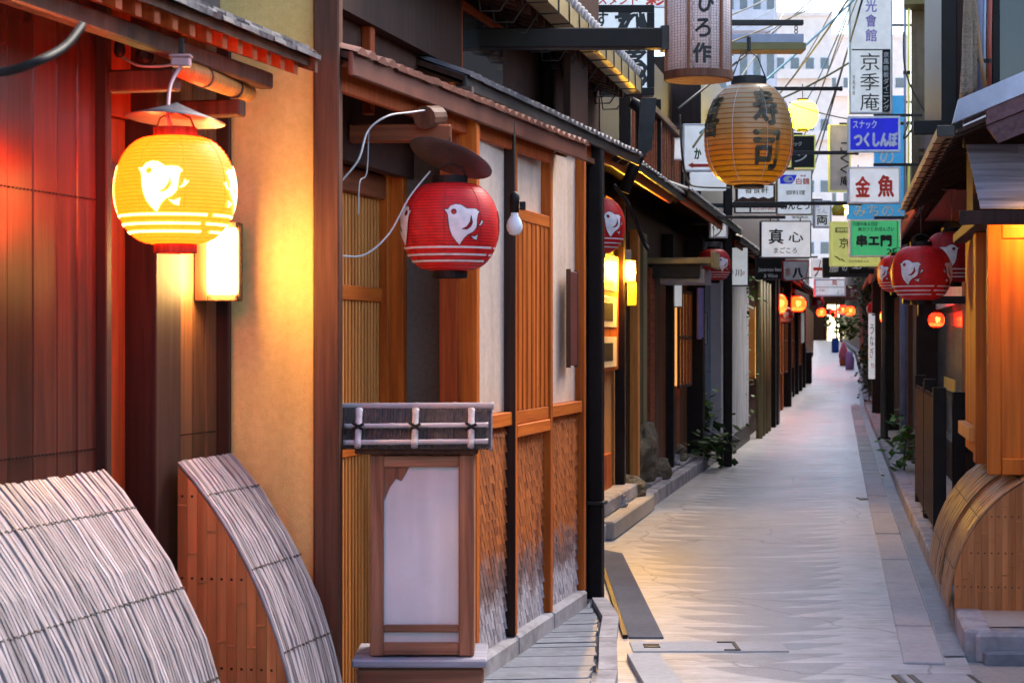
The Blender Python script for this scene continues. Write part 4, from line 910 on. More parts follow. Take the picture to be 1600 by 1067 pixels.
# pink pillar house and further ones
H_, LH = left_house(36.2, 46, 'dark house with pinkish white corner pillar and lit strip', 5.5, off=.1)
part('pillar', M['pink_wall'], H_, -.1, .25, -.22, .05, 0, 2.75); part('lit_strip', M['strip_lit'], H_, -.08, .1, -.3, -.225, .35, 2.3, .004); part('board', M['brownboard'], H_, 2.5, 5.5, -.1, 0, 0, 2.5); part('post', M['orange_wood'], H_, 6, 6.4, -.12, 0, 0, 2.6)
part('post', M['black'], H_, 8.2, 8.6, -.2, 0, 0, 2.8)
o = pent('', XC(36.2) + .55, 36.2, 46, .185, 2.8, .9, .35, edge_m='iron', pitch=.35); own(o, H_)
I_, LI = left_house(46.2, 62, 'orange-walled house far along the left of the lane', 5.5, 'orange_plaster', off=-.1)
for k in range(5): part('post', M['black'], I_, 3 + k * 2.6, 3.4 + k * 2.6, -.15, 0, 0, 2.7)
for k in range(7): part('lattice_bar', M['rust_wood'], I_, .4 + k * .28, .5 + k * .28, -.06, 0, .3, 2.0)
o = pent('', XC(46.2) + .5, 46.2, 62, .185, 2.8, .9, .35, edge_m='iron', pitch=.5); own(o, I_)
J_, LJ = left_house(62.3, 80, 'dark timber house where the lane starts to bend left', 6, off=0, base=kl(62.3) - .25, s=.16)
for k in range(5): part('post', M['brownboard'], J_, 2 + k * 3.2, 2.5 + k * 3.2, -.1, 0, 0, 2.7)
K_, LK = left_house(80.3, 118, 'dark house in the far bend of the lane', 7, 'brownboard', base=kl(80.3) - .3, s=.165)
N_, LN = left_house(118.4, 166, 'farthest dark house on the left of the lane', 7, 'board', base=kl(118.4) - .4, s=.15)
part('added_lit_window', M['strip_lit'], N_, -.04, -.003, .2, 1.0, .6, 2.6, 0) if False else None
def noren(parent, x0, x1, y, z0, z1, m, n=3, ch=None):
    w = (x1 - x0) / n
    for i in range(n):
        b = MB(); seg = 6
        for k in range(seg + 1):
            f = k / seg
            for q_ in (0, 1): b.v.append((x0 + w * i + .02 + (w - .04) * f, y + .02 * sin(f * 6 + i), z1 if q_ else z0 + .02 * (i % 2)))
        b.f = [(2 * k, 2 * k + 2, 2 * k + 3, 2 * k + 1) for k in range(seg)]
        o = b.build('curtain_panel', M[m], parent); md_ = o.modifiers.new('thick', 'SOLIDIFY'); md_.thickness = .006
    MB().tube([(x0 - .05, y, z1 + .01), (x1 + .05, y, z1 + .01)], .018, 6).build('curtain_rod', M['bamboo_pole'], parent)
for par, x0, x1, z0, z1 in ((D_, 3.4, 4.8, 1.0, 2.0), (G_, 1.0, 3.6, .9, 2.0), (H_, 2.6, 5.3, .8, 2.1), (H_, 6.6, 8.0, .8, 2.1), (I_, 4.2, 6.0, .8, 2.1), (I_, 9, 11, .8, 2.1), (J_, 3, 5, .8, 2.2), (J_, 9, 12, .8, 2.2)):  # glowing paper windows added to brighten the dark left fronts
    w_ = part('added_lit_window', M['added_shoji_lit'], par, x0, x1, -.11, -.1 if par is not D_ else -.045, z0, z1, 0)
    for k in range(5): part('window_bar', M['brown_post'], w_, x0 + (x1 - x0) * k / 4 - .03, x0 + (x1 - x0) * k / 4 + .03, -.14, -.112, z0 - .03, z1 + .03)
    for z in (z0 - .03, (z0 + z1) / 2, z1): part('window_bar', M['brown_post'], w_, x0, x1, -.136, -.113, z, z + .04)
noren(D_, 4.9, 5.5, -.2, 1.5, 2.15, 'violet_cloth', 2); noren(H_, .6, 2.3, -.25, 1.4, 2.2, 'l_dim', 3); noren(I_, 6.4, 8.4, -.3, 1.4, 2.2, 'white', 4)
# end of the lane
t = thing('end_house', 'brown-walled building closing the far end of the lane', 'house', (20, 168, 1.2))
part('wall', M['brownboard'], t, 0, 16, 0, 5, 0, 4.2, 0); part('door', M['strip_lit'], t, 6.6, 7.6, -.08, -.003, .1, 3.2, .01); part('shop_wall', M['rose_plaster'], t, 7.8, 12, -.06, -.003, .2, 2.2, .01)
for k in range(6): part('post', M['dark_wood'], t, 6.3 + k, 6.45 + k, -.14, -.062, 0, 3.4)
part('roof', M['tile'], t, -.5, 16.5, -1.2, 5, 4.21, 4.5, .05)

# the lane goes on behind the camera between houses
_t, _l = left_house(-14, 4.0, 'board-fronted house of the lane behind the viewpoint on the left', 3.3, 'board', base=-1.1 - .5 * 1.0 - .7 - .25 * 14, s=.2)
# ------------------------------------------------------------------ right side
def right_house(X0, Y0, Y1, label, s=.163, zt=5.2, wall='dark_wood', upper='dark_wood', upper_off=.2, depth=3):
    l_, r_, q_ = frame_at(X0, Y0, s); t = thing('machiya_house', label, 'house', (X0, Y0, zr(Y0)), r_, 'houses along the lane'); L_ = (Y1 - Y0) * q_
    part('wall', M[wall], t, 0, L_, 0, -depth, -.5, 2.7, 0); part('upper_wall', M[upper], t, .02, L_ - .02, -upper_off, -depth, 2.702, zt, 0); return t, L_
_t, _l = right_house(2.95 - .163 * 23.6 , -14, 9.5, 'dark house of the lane behind the viewpoint on the right', zt=2.75)
R1, LR1 = right_house(2.95, 9.9, 13.3, 'dark house carrying the orange wooden bay at the right edge', zt=3.6)
bx = link('bay', None, None, (2.46, 10.3, .8), atan2(1, .163)); own(bx, R1)
LB = 2.1 * sqrt(1 + .163 ** 2)
part('end_panel', M['bay_wood'], bx, .015, .04, -.6, -.07, .08, 1.3, 0); part('end_stile', M['bay_wood'], bx, 0, .05, -.07, .0, .0, 1.3, .004); part('end_rail', M['bay_wood'], bx, 0, .05, -.6, -.072, 0, .085, .004); part('end_rail', M['bay_wood'], bx, 0, .05, -.6, -.072, 1.22, 1.3, .004)
part('bay_core', M['brown_post'], bx, .06, LB - .05, -.6, -.1, .02, 1.28, 0)
part('post', M['brown_post'], bx, .32, .5, -.12, -.03, .05, 1.3); part('post', M['orange_wood'], bx, .9, 1.1, -.1, .0, .0, 1.3); part('post', M['orange_wood'], bx, 1.3, LB, -.1, -.02, .03, 1.3, .006); part('ledge', M['pale_wood'], bx, .06, .3, -.1, -.02, .02, .13); part('ledge', M['pale_wood'], bx, .06, .3, -.09, -.035, .42, .47); part('ledge', M['pale_wood'], bx, 1.0, LB - .1, -.02, .03, .12, .2)
part('bay_head', M['dark_wood'], bx, -.05, LB + .1, -.7, .05, 1.302, 1.36)
sh = link('shingle_slope', None, None, (2.40, 10.2, 2.17), 0); own(sh, R1)
for i in range(8):
    z = i * .043; x = 0.0 - i * .003; y = i * .028
    for j in range(3):
        w = (.36, .27, .4)[(i + j) % 3]; MB().prism([(y, z), (y + .034, z + .05), (y + .042, z + .05), (y + .008, z - .002)], 'yz', x, x + w - .003).build('shingle', M['grey_wood_x'], sh); x += w
part('shingle_back', M['dark_wood'], sh, 0.02, 1.0, .26, .4, -.02, .33, 0)
part('upper_board', M['dark_wood'], sh, -.02, 1.0, .28, .32, .34, .6, 0)
# main eave of the right house: tiles, copper gutter, zinc verge and purple barge boards facing the camera
ro = pent('', 2.27, 10.15, 15.9, .163, 2.56, -1.5, .62, edge_m='copper', pitch=.13, board=False); own(ro, R1)
MB().prism([(.02, -.03), (.1, -.03), (.1, .02), (.09, .02), (.09, -.018), (.03, -.018), (.03, .02), (.02, .02)], 'yz', -.05, 5.8).build('gutter', M['copper'], ro)
part('gutter_end', M['iron'], ro, -.06, -.051, .015, .105, -.032, .025, .003)
for k in range(12): part('gutter_strap', M['red_copper'], ro, .3 + k * .45, .32 + k * .45, .012, .108, -.036, -.031, 0)
MB().prism([(.03, .03), (-1.5, .66), (-1.5, .78), (.0, .15)], 'yz', -.1, -.03).build('verge_flashing', M['zinc'], ro)
MB().prism([(-.14, .02), (-1.5, .56), (-1.5, .64), (-.14, .1)], 'yz', -.085, -.02).build('barge_board', M['purple_wood'], ro); MB().prism([(-.2, -.07), (-1.5, .45), (-1.5, .555), (-.14, .015)], 'yz', -.07, -.02).build('barge_board', M['purple_wood'], ro)
# hidden-eave lamp that lights the bay
t = thing('eave_lamp', 'small amber strip lamp tucked under the shingled hood over the orange bay', 'lamp', (2.56, 10.08, 2.09))
part('glass', M['lamp_bay'], t, 0, .2, 0, .03, 0, .02, .004); part('holder', M['dark_wood'], t, -.02, .22, -.012, .04, .021, .05, .003); part('front_lip', M['dark_wood'], t, -.3, .4, -.03, -.014, -.012, .06, .003)
# slatted black fence
for k, (Ya, Yb, lab) in enumerate(((13.9, 15.25, 'nearer black slatted fence beside the right kerb'), (15.45, 16.9, 'farther black slatted fence beside the right kerb'))):
    l_, r_, q_ = frame_at(kr(Ya) + .09, Ya, .163); t = thing('slat_fence', lab, 'fence', (l_[0], l_[1], .115), r_, 'slatted fences'); Lf = (Yb - Ya) * q_
    for i in range(11): w = Lf / 11; part('fence_slat', M['dark_wood'], t, i * w + .012, (i + 1) * w - .02, 0, .02, .08, .97 + .03 * (i % 2), .003)
    part('rail', M['black'], t, 0, Lf, -.035, -.002, .75, .81); part('rail', M['black'], t, 0, Lf, -.035, -.002, .25, .31); part('fence_post', M['black'], t, -.07, .0, -.07, .02, 0, 1.05); part('fence_post', M['black'], t, Lf, Lf + .07, -.07, .02, 0, 1.08)
t = thing('slat_fence', 'short black gate fence facing the lane end between fence and bay', 'fence', (kr(13.8) + .2, 13.75, .115), rad(-4), 'slatted fences')
for i in range(7): part('fence_slat', M['dark_wood'], t, .1 + i * .066, .145 + i * .066, 0, .02, .05, .85 + .05 * (i % 2), .003)
part('rail', M['black'], t, .05, .6, .021, .05, .6, .66); part('rail', M['black'], t, .05, .6, .021, .05, .2, .26); part('fence_post', M['black'], t, .0, .08, 0, .08, 0, 1.02)
# window house behind the fence
R2, LR2 = right_house(kr(13.4) + .52, 13.4, 23.5, 'dark house with grey shop window behind the black fence', zt=3.2, upper='black')
part('post', M['brown_post'], R2, 3.0, 3.5, -.02, .06, .1, 2.4); part('window_glass', M['glass_grey'], R2, 3.6, 8.4, .002, .02, .55, 1.75, 0); part('window_head', M['white'], R2, 3.5, 8.2, .005, .05, 1.82, 2.0); part('post', M['black'], R2, 8.4, 9.4, .0, .25, 0, 2.7); part('post', M['brown_post'], R2, 9.5, 9.7, .1, .3, 0, 2.6)
part('window_sill', M['black'], R2, 3.5, 8.4, .002, .06, .48, .55); part('notice', M['yellow_box'], R2, 5.2, 7.0, .021, .026, 1.0, 1.12, .002)
o = pent('', kr(15.9) + .1, 15.9, 23.8, .163, 2.62, -1.0, .35, edge_m='iron', pitch=.25); own(o, R2)
R3, LR3 = right_house(kr(23.8) + .35, 23.8, 34, 'dark house with thin downpipes past the shop window', zt=4.2)
part('post', M['brownboard'], R3, .6, 1.0, .0, .15, 0, 2.6); MB().tube([(.3, .12, 0), (.3, .12, 2.6)], .06, 8).build('downpipe', M['pipe_grey'], R3, True); part('lattice', M['red_wood'], R3, 3, 6, .0, .04, .5, 1.9)
for k in range(7): part('lattice_bar', M['dark_wood'], R3, 3 + k * .43, 3.15 + k * .43, .041, .09, .3, 2.1)
part('post', M['black'], R3, 6.6, 7.2, 0, .25, 0, 2.7)
o = pent('', kr(24.2) + .0, 24.2, 34, .163, 2.5, -1.0, .35, edge_m='iron', pitch=.3); own(o, R3)
t = thing('black_pole', 'thin black pole with round base cap standing before the right houses', 'pole', (kr(27.5) + .06, 27.5, .1))
MB().lathe([(.09, 0), (.09, .04), (.055, .06), (.05, 1.0), (.035, 1.02), (.035, 2.35)], 12).build('shaft', M['iron'], t, True); part('cross_arm', M['black'], t, -.5, .05, -.03, .03, 2.3, 2.37)
R4, LR4 = right_house(kr(34) + .4, 34.2, 48, 'dark house with white cloth banner and ivy on the right', zt=4.5)
part('banner', M['white'], R4, .4, .9, .1, .13, .9, 2.1, .003); part('wall_base', M['zinc'], R4, .2, 2.0, .02, .1, 0, 1.2); part('post', M['black'], R4, 3, 3.5, 0, .3, 0, 2.7)
o = pent('', kr(34) + .05, 34, 48, .163, 2.7, -1.0, .35, edge_m='iron', pitch=.4); own(o, R4)
R5, LR5 = right_house(kr(48.2) + .35, 48.2, 66, 'grey timber house beyond the ivy on the right', zt=5, wall='brownboard')
for k in range(5): part('post', M['grey_wood'], R5, .3 + k * 3, .8 + k * 3, 0, .2, 0, 2.7)
o = pent('', kr(48.2) + .05, 48.2, 66, .163, 2.8, -1.0, .35, edge_m='iron', pitch=.5); own(o, R5)
R6, LR6 = right_house(kr(66.3) + .4, 66.3, 107, 'orange-lit timber house in the far bend on the right', zt=6, wall='rust_wood', s=.167)
for k in range(9): part('post', M['pipe_grey'] if k % 2 else M['orange_wood'], R6, .3 + k * 4, .9 + k * 4, 0, .2, 0, 2.9)
R7, LR7 = right_house(kr(107.3) + .4, 107.3, 167, 'farthest house on the right of the lane', zt=6, wall='board', s=.149)
# upper dark storey with blind and pipes; beige rendered block
t = thing('upper_storey', 'dark upstairs wall with dark glass behind the hanging blind at the upper right', 'building', (3.2, 14.6, 2.6), -atan2(.163, 1))
part('wall', M['dark_wood'], t, .0, 3.0, .1, 4, 0, 4.2, 0); part('corner_post', M['black'], t, -.05, .06, .02, .14, 0, 4.2); part('window_glass', M['glass'], t, .35, 1.6, .07, .098, .5, 3.5, 0)
for x in (.32, .62, .92, 1.5): part('mullion', M['black'], t, x, x + .05, .03, .098, .3, 3.6)
part('balcony_box', M['purple_wood'], t, .62, 1.6, -.2, .02, .55, 1.6); part('beam', M['black'], t, -.25, .6, -.05, .02, .4, .5)
t = thing('reed_blind', 'brown reed blind hanging crumpled at the upper right', 'blind', P(1513, 150, 14.0))
b = MB(); nb_ = 13
for i in range(nb_ + 1):
    f = i / nb_; w = .125 - .05 * f; dz = f * .75
    for k in range(7): g = k / 6 - .5; b.v.append((g * w + .015 * f, -.025 * sin(k * 2.1 + f * 2) - .02 * cos(g * 5), dz + g * .06 * (1 - f)))
b.f = [(i * 7 + k, i * 7 + k + 1, i * 7 + k + 8, i * 7 + k + 7) for i in range(nb_) for k in range(6)]
o = b.build('reed_mat', wood('reed_mat', (.12, .08, .055), (.34, .24, .17), axis='x', sc=14), t, True); md = o.modifiers.new('thick', 'SOLIDIFY'); md.thickness = .008
b = MB(); b.tube([(.12, 0, .05), (.09, 0, .25), (.065, .01, .5), (.05, .02, .8)], [.017, .016, .013, .011], 6); b.build('rope', M['strip_tan'], t, True)
for nm, px0, mt, r, lab in (('downpipe', 1529, 'pipe_grey', .031, 'violet grey downpipe beside the reed blind'), ('downpipe', 1538, 'pipe_blue', .011, 'thin pale blue pipe between the grey and red downpipes'), ('downpipe', 1546, 'pipe_red', .017, 'red downpipe at the upper right')):
    a0 = P(px0, 165, 14.2); o = thing(nm, lab, 'pipe', a0, 0, 'pipes on the upper right wall')
    MB().tube([(0, 0, 0), (.0, 0, .5), (.012, 0, 1.2)], r, 10).build('pipe', M[mt], o, True); MB().lathe([(r * 1.25, .3), (r * 1.25, .33)], 10).build('clip', M['iron'], o)
t = thing('rendered_block', 'beige rendered block with loop of black cable at the upper right', 'building', (P(1424, 0, 22).x, 22, 2.6), -atan2(.2, 1))
part('wall', M['beige_plaster'], t, 0, 4, 0, 8, 0, 6.2, 0); part('corner_board', M['brown_post'], t, .33, .36, -.03, -.002, 0, 6); part('canopy', M['olive_wire'], t, -.08, .3, -.4, 0, 2.53, 2.63); part('meter_box', M['black'], t, .26, .42, -.08, -.003, .6, 1.02); part('shelf', M['iron'], t, .08, .5, -.05, -.003, .98, 1.0); part('window_box', M['iron'], t, .08, .34, -.06, -.003, .0, .92)
b = MB(); b.tube([(.27 + .075 * cos(a * pi / 9), -.03, 2.05 + .14 * sin(a * pi / 9)) for a in range(19)], .012, 6); b.build('cable_loop', M['black'], t, True)
for px0, mt, lab in ((1414, 'pipe_blue', 'pale blue pipe down the corner of the beige block'), (1420, 'lemon', 'pale yellow pipe down the corner of the beige block')):
    o = thing('downpipe', lab, 'pipe', P(px0, 330, 21.9), 0, 'pipes on the beige block'); MB().tube([(0, 0, 0), (0, 0, 4)], .014, 8).build('pipe', M[mt], o, True); MB().lathe([(.02, 1.5), (.02, 1.54)], 8).build('clip', M['iron'], o)
# curved copper pipe by the green sign
t = thing('downpipe', 'bent terracotta downpipe beside the green sign', 'pipe', P(1419, 345, 17.4), 0)
MB().tube([(0, 0, 0), (0, 0, .09), (.015, 0, .13), (.05, 0, .15), (.09, 0, .12)], .028, 10).build('pipe', M['terracotta'], t, True); MB().lathe([(.034, .02), (.034, .05)], 10).build('collar', M['iron'], t)

# ------------------------------------------------------------------ hanging signs
def sign(label, x0, x1, y0, y1, Y, bg, items=(), frame=None, depth=.09, arm=None, group='hanging signs of the lane', rz=0.0, fw=2.2, name='hanging_sign', glow=None, shapes=()):
    """pixel box at distance Y; items = (material, bold, [(text, px0, px1, py0, py1, vertical)])"""
    c = P((x0 + x1) / 2, (y0 + y1) / 2, Y); t = thing(name, label, 'sign', c, rz, group); k = Y / F
    w, h = (x1 - x0) * k / 2, (y1 - y0) * k / 2; cx, cy = (x0 + x1) / 2, (y0 + y1) / 2
    part('face', M[bg], t, -w, w, -depth / 2, depth / 2, -h, h, .004)
    if frame:
        f = fw * k; d = depth / 2 + .008
        part('frame_rail', M[frame], t, -w - .002, w + .002, -d, d, h - f, h + .003, .003); part('frame_rail', M[frame], t, -w - .002, w + .002, -d, d, -h - .003, -h + f, .003)
        part('frame_stile', M[frame], t, -w - .003, -w + f, -d, d, -h + f + .001, h - f - .001, .003); part('frame_stile', M[frame], t, w - f, w + .003, -d, d, -h + f + .001, h - f - .001, .003)
    for i, (m, bold, its) in enumerate(items):
        letters(t, M[m], -depth / 2 - .004 - .001 * i, [(s[0], (s[1] - cx) * k, (s[2] - cx) * k, (cy - s[4]) * k, (cy - s[3]) * k) + tuple(s[5:]) for s in its], bold=bold)
    for nm, m, poly in shapes:                     # flat printed marks
        MB().prism([((p[0] - cx) * k, (cy - p[1]) * k) for p in poly], 'xz', -depth / 2 - .003, -depth / 2 - .002).build(nm, M[m], t)
    if arm:                                        # (px end, py) bar fixed to a wall
        ex, ey = (arm[0] - cx) * k, (cy - arm[1]) * k; xs_ = sorted((ex, arm[2] * k if len(arm) > 2 else 0))
        part('arm', M['iron'], t, xs_[0], xs_[1], -.02, .02, ey - .012, ey + .016, .003)
        for q_ in (-.6, .6): MB().tube([(w * q_, 0, h), (w * q_, 0, ey)], .006, 5).build('hanger', M['iron'], t) if ey > h + .02 else None
    return t
sign('tall white sign with violet and black characters high on the right', 1326, 1393, -30, 178, 26, 'sign_white', [
    ('purple_ink', .01, [('来光會館', 1351, 1369, -24, 68, True)]),
    ('ink', .0, [('京季庵', 1343, 1373, 82, 176, True)]),
    ('ink', .0, [('京風鉄板', 1331, 1335, 118, 150, True)])], 'white', arm=(1440, 40), shapes=[('dark_band', 'ink', [(1378, 79), (1390, 79), (1390, 175), (1378, 175)]), ('rule', 'ink', [(1330, 78), (1390, 78), (1390, 80), (1330, 80)])])
sign('narrow dark strip with white characters along the tall white sign', 1378.5, 1389.5, 80, 175, 25.93, 'ink', [('white', .01, [('京風鉄板ダイニング', 1380, 1388.5, 81, 174, True)])], depth=.02)
sign('cobalt blue sign with white rounded characters', 1325, 1405, 183, 238, 21.5, 'blue', [('white', .012, [('スナック', 1332, 1369, 189, 202)]), ('white', .035, [('つくしんぼ', 1333, 1402, 207, 231)])], 'white', arm=(1440, 181, 0), rz=rad(-3), fw=3)
sign('white sign with two red characters below the blue one', 1325, 1405, 262, 318, 20, 'sign_white', [('red_ink', .02, [('金', 1335, 1359, 276, 309), ('魚', 1370, 1396, 274, 309)])], 'white', arm=(1440, 258), rz=rad(-2))
sign('azure vertical sign with white characters behind the cobalt sign', 1366, 1413, 150, 300, 30, 'sky_blue', [('white', .01, [('のみ', 1374, 1396, 232, 286, True)])], arm=(1440, 160))
sign('azure sign with white characters above the green sign', 1324, 1413, 300, 343, 29, 'sky_blue', [('white', .01, [('みちのく', 1333, 1413, 321, 339)])], arm=(1440, 305))
sign('mint green sign with heavy black characters by the right eave', 1327, 1406, 344, 401, 17.6, 'green', [('ink', .01, [('川床のある名店', 1332, 1370, 347, 354), ('串カツとおばんざい', 1340, 1396, 355, 362)]), ('ink', .035, [('串エ門', 1337, 1392, 367, 386)]), ('ink', .015, [('2F', 1384, 1400, 389, 398)])], 'white', arm=(1440, 341), rz=rad(-3), fw=1.6)
sign('lemon yellow sign with thin black print partly behind the green sign', 1297, 1374, 347, 416, 21.5, 'lemon', [('lemon', .01, [('京料理', 1306, 1324, 357, 363)]), ('ink', .005, [('京', 1310, 1326, 372, 388), ('とり', 1344, 1352, 398, 404), ('先斗町四条上る', 1325, 1356, 407, 410)])], 'lemon', arm=(1440, 350), fw=3,
     shapes=[('dark_band', 'olive_wire', [(1304, 356), (1326, 356), (1326, 364), (1304, 364)]), ('map_line', 'ink', [(1303, 400), (1308, 402), (1311, 405), (1315, 405), (1319, 409), (1319, 410), (1314, 406.5), (1310, 406.5), (1307, 403.5), (1303, 401.5)])])
sign('black sign with three white characters hanging low mid-lane', 1286, 1356, 403, 433, 30, 'ink', [('white', .012, [('藤', 1295, 1310, 412, 426), ('の', 1315, 1323, 413, 424), ('家', 1330, 1348, 411, 427)])], 'iron', arm=(1420, 402, 0))
sign('white sign with two large black brush characters and small kana', 1188, 1266, 346, 403, 19.5, 'sign_white', [('ink', .012, [('真', 1200, 1223, 358, 382), ('心', 1231, 1254, 363, 379)]), ('ink', .005, [('まごころ', 1208, 1244, 387, 396)])], 'iron', arm=(1120, 340, 0), fw=1.2)
sign('white sign with blue crane emblem and black characters', 1213, 1268, 266, 336, 24, 'sign_white', [('red_ink', .01, [('白鶴', 1243, 1264, 279, 289), ('清酒', 1249, 1258, 274, 277)]), ('ink', .006, [('御料理', 1227, 1257, 298, 305)]), ('ink', .02, [('あんどう', 1219, 1264, 316, 328)])], 'copper', arm=(1150, 264, 0), fw=1.6,
     shapes=[('emblem_field', 'blue', [(1218, 274), (1244, 274), (1241, 282), (1236, 288), (1218, 288)])])
o = [x for x in bpy.data.objects if x.get('label') == 'white sign with blue crane emblem and black characters'][0]
k_ = 24 / F; b = MB(); b.v = [((1231 - 1240.5 + 8 * cos(a * pi / 8)) * k_, -.0495, (301 - 281 + 5.4 * sin(a * pi / 8)) * k_) for a in range(16)]; b.f = [tuple(range(16))]; b.build('emblem', M['white'], o)
b = MB(); b.v = [((1234 - 1240.5 + 3.2 * cos(a * pi / 6 )) * k_, -.0505, (301 - 280.5 + 2.4 * sin(a * pi / 6)) * k_) for a in range(12)]; b.f = [tuple(range(12))]; b.build('emblem_eye', M['blue'], o)
sign('dark signboard in a yellow frame with thin pale characters', 1234, 1273, 212, 264, 25.5, 'ink', [('cream_white', .01, [('ック', 1240, 1252, 222, 229)]), ('cream_white', .01, [('ン', 1241, 1260, 239, 254)])], 'lemon', arm=(1150, 210, 0), fw=1.6)
sign('white signboard in a dark scalloped frame under the big lantern', 1150, 1210, 288, 319, 23, 'sign_white', [('ink', .004, [('香食軒', 1163, 1200, 292, 303)])], 'brown_post', arm=(1110, 286), fw=2.5,
     shapes=[('scallop', 'brown_post', [(1152, 319), (1152, 312), (1160, 308), (1168, 311), (1176, 308), (1184, 311), (1192, 308), (1200, 311), (1208, 308), (1208, 319)])])
sign('small white board with red telephone number below the scalloped sign', 1172, 1212, 313, 333, 23.6, 'sign_white', [('red_ink', .004, [('075-541-8451', 1176, 1210, 324, 329)])], 'iron', arm=(1110, 320), fw=1)
sign('blank white board beside the telephone number board', 1148, 1171, 313, 333, 23.7, 'sign_white', (), 'iron', arm=(1110, 320), fw=1)
sign('thin long white board with small print above the two brush characters', 1215, 1272, 334, 352, 26.5, 'sign_white', [('ink', .004, [('御食事処', 1236, 1262, 338, 342)])], 'white', arm=(1150, 332))
sign('narrow white sign with pink and black characters', 1271, 1298, 314, 356, 25, 'sign_white', [('purple_ink', .0, [('丼', 1273, 1280, 319, 326), ('てん', 1275, 1291, 327, 334)]), ('ink', .02, [('両', 1275, 1292, 337, 352)])], 'white', arm=(1215, 313, 0))
sign('tall framed paper sign with brush kana behind the blue and red-lettered signs', 1295, 1328, 196, 300, 27, 'ivory', [('ink', .008, [('こくく庵', 1312, 1326, 222, 292, True)])], 'lemon', arm=(1430, 194, 0), fw=1.5)
sign('white sign with dark green kana and red arrow left of the big lantern', 1067, 1110, 195, 268, 19, 'sign_white', [('leaf_dark', .02, [('か', 1084, 1095, 232, 250)])], 'white', arm=(1020, 200), shapes=[('arrow', 'red_ink', [(1074, 259), (1082, 254.5), (1082, 257), (1108, 257), (1108, 262), (1082, 262), (1082, 264)])])
sign('small white board with rust streak beside the arrow sign', 1050, 1066, 217, 250, 19.2, 'sign_white', (), 'white', arm=(1020, 222), shapes=[('rust_streak', 'terracotta', [(1051, 218), (1054, 218), (1053, 244), (1051, 246)])])
sign('pale blue lower panel under the arrow sign', 1078, 1134, 270, 298, 20.5, 'sign_white', (), None, arm=(1040, 280))
sign('white sign with red stencil characters at the top behind the cylinder lantern', 893, 1045, -40, 12, 16.5, 'sign_white', [('red_ink', .03, [('1F', 901, 922, -6, 13)]), ('red_ink', .01, [('スタンド', 934, 997, -8, 9)]), ('red_ink', .03, [('彩', 1008, 1038, -10, 11)])], 'white', depth=.06)
sign('white lower panel of the red-lettered sign behind the cylinder lantern', 1015, 1042, 14, 48, 16.45, 'sign_white', [('ink', .01, [('や', 1030, 1040, 41, 47)])], depth=.05)
sign('black-framed white sign with huge cut black brush strokes under the copper gutter', 905, 1021, 11, 150, 15, 'sign_white', [('ink', .05, [('ひ', 960, 1018, 18, 82)]), ('ink', .06, [('ろ', 958, 1016, 74, 143)]), ('ink', .01, [('やす', 906, 950, 20, 46)])], 'black', fw=11, depth=.12)
sign('black shop board with faint white roman lettering', 1180, 1226, 398, 437, 27, 'black', [('cream_white', -.002, [('Japanese beef', 1184, 1222, 418, 426), ('& Wine', 1193, 1214, 428, 434)])], 'iron', arm=(1140, 397, 0), fw=1)
sign('white board with long black stroke and red dash behind the low black sign', 1268, 1287, 404, 434, 33, 'sign_white', [('red_ink', .02, [('一', 1270, 1284, 418, 423)]), ('ink', .0, [('ノ', 1272, 1282, 407, 433)])], arm=(1225, 402, 0))
sign('two pale boards with faint print low in the far lane', 1272, 1321, 436, 463, 45, 'sign_white', [('ink', .0, [('くわぬ', 1275, 1288, 451, 456), ('ふじ', 1306, 1318, 453, 460)]), ('red_ink', .02, [('炎', 1299, 1308, 437, 446)])], 'white', arm=(1240, 434, 0), shapes=[('split_line', 'iron', [(1272, 448.5), (1321, 448.5), (1321, 449.3), (1272, 449.3)])])
sign('white cursive sign in a thin black frame beside the dark red lantern', 1140, 1169, 386, 447, 26, 'sign_white', [('ink', .01, [('小', 1141, 1146, 421, 430), ('川', 1148, 1158, 421, 432)]), ('red_ink', .01, [('印', 1159, 1163, 424, 430)])], 'black', arm=(1110, 384, 0), fw=1.6)
sign('white ink-drawn board above the dark red lantern', 1108, 1136, 348, 372, 22.5, 'sign_white', [('ink', .0, [('ヅ', 1112, 1130, 350, 370)])], 'white', arm=(1080, 350, 0))
sign('pale narrow upright sign under the copper hood', 1049, 1066, 418, 480, 21, 'sign_white', (), 'red_copper', arm=(1040, 420, 0), fw=1.2)
sign('framed paper notice with columns of small black characters on the blue-grey wall', 1082, 1105, 488, 538, 24.4, 'paper', [('ink', .0, [('先斗町通は西', 1096, 1102, 491, 535, True), ('歩行者専用道', 1088, 1094, 491, 535, True)]), ('red_ink', .0, [('自転車通行', 1083, 1086, 495, 532, True)])], 'iron', depth=.02, fw=.8, name='paper_notice')
sign('faded red oval board far along the right of the lane', 1316, 1352, 446, 468, 50, 'rose_plaster', [('cream_white', .0, [('のれん', 1328, 1345, 452, 460)])], 'maroon', arm=(1375, 446, 0))
sign('pale white banner with faint black characters on the right wall', 1357, 1367, 490, 592, 36, 'sign_white', [('ink', .0, [('うなぎ', 1359, 1365, 505, 560, True)]), ('red_ink', .02, [('り', 1361, 1365, 567, 575)])], depth=.03, arm=(1375, 492, 0))
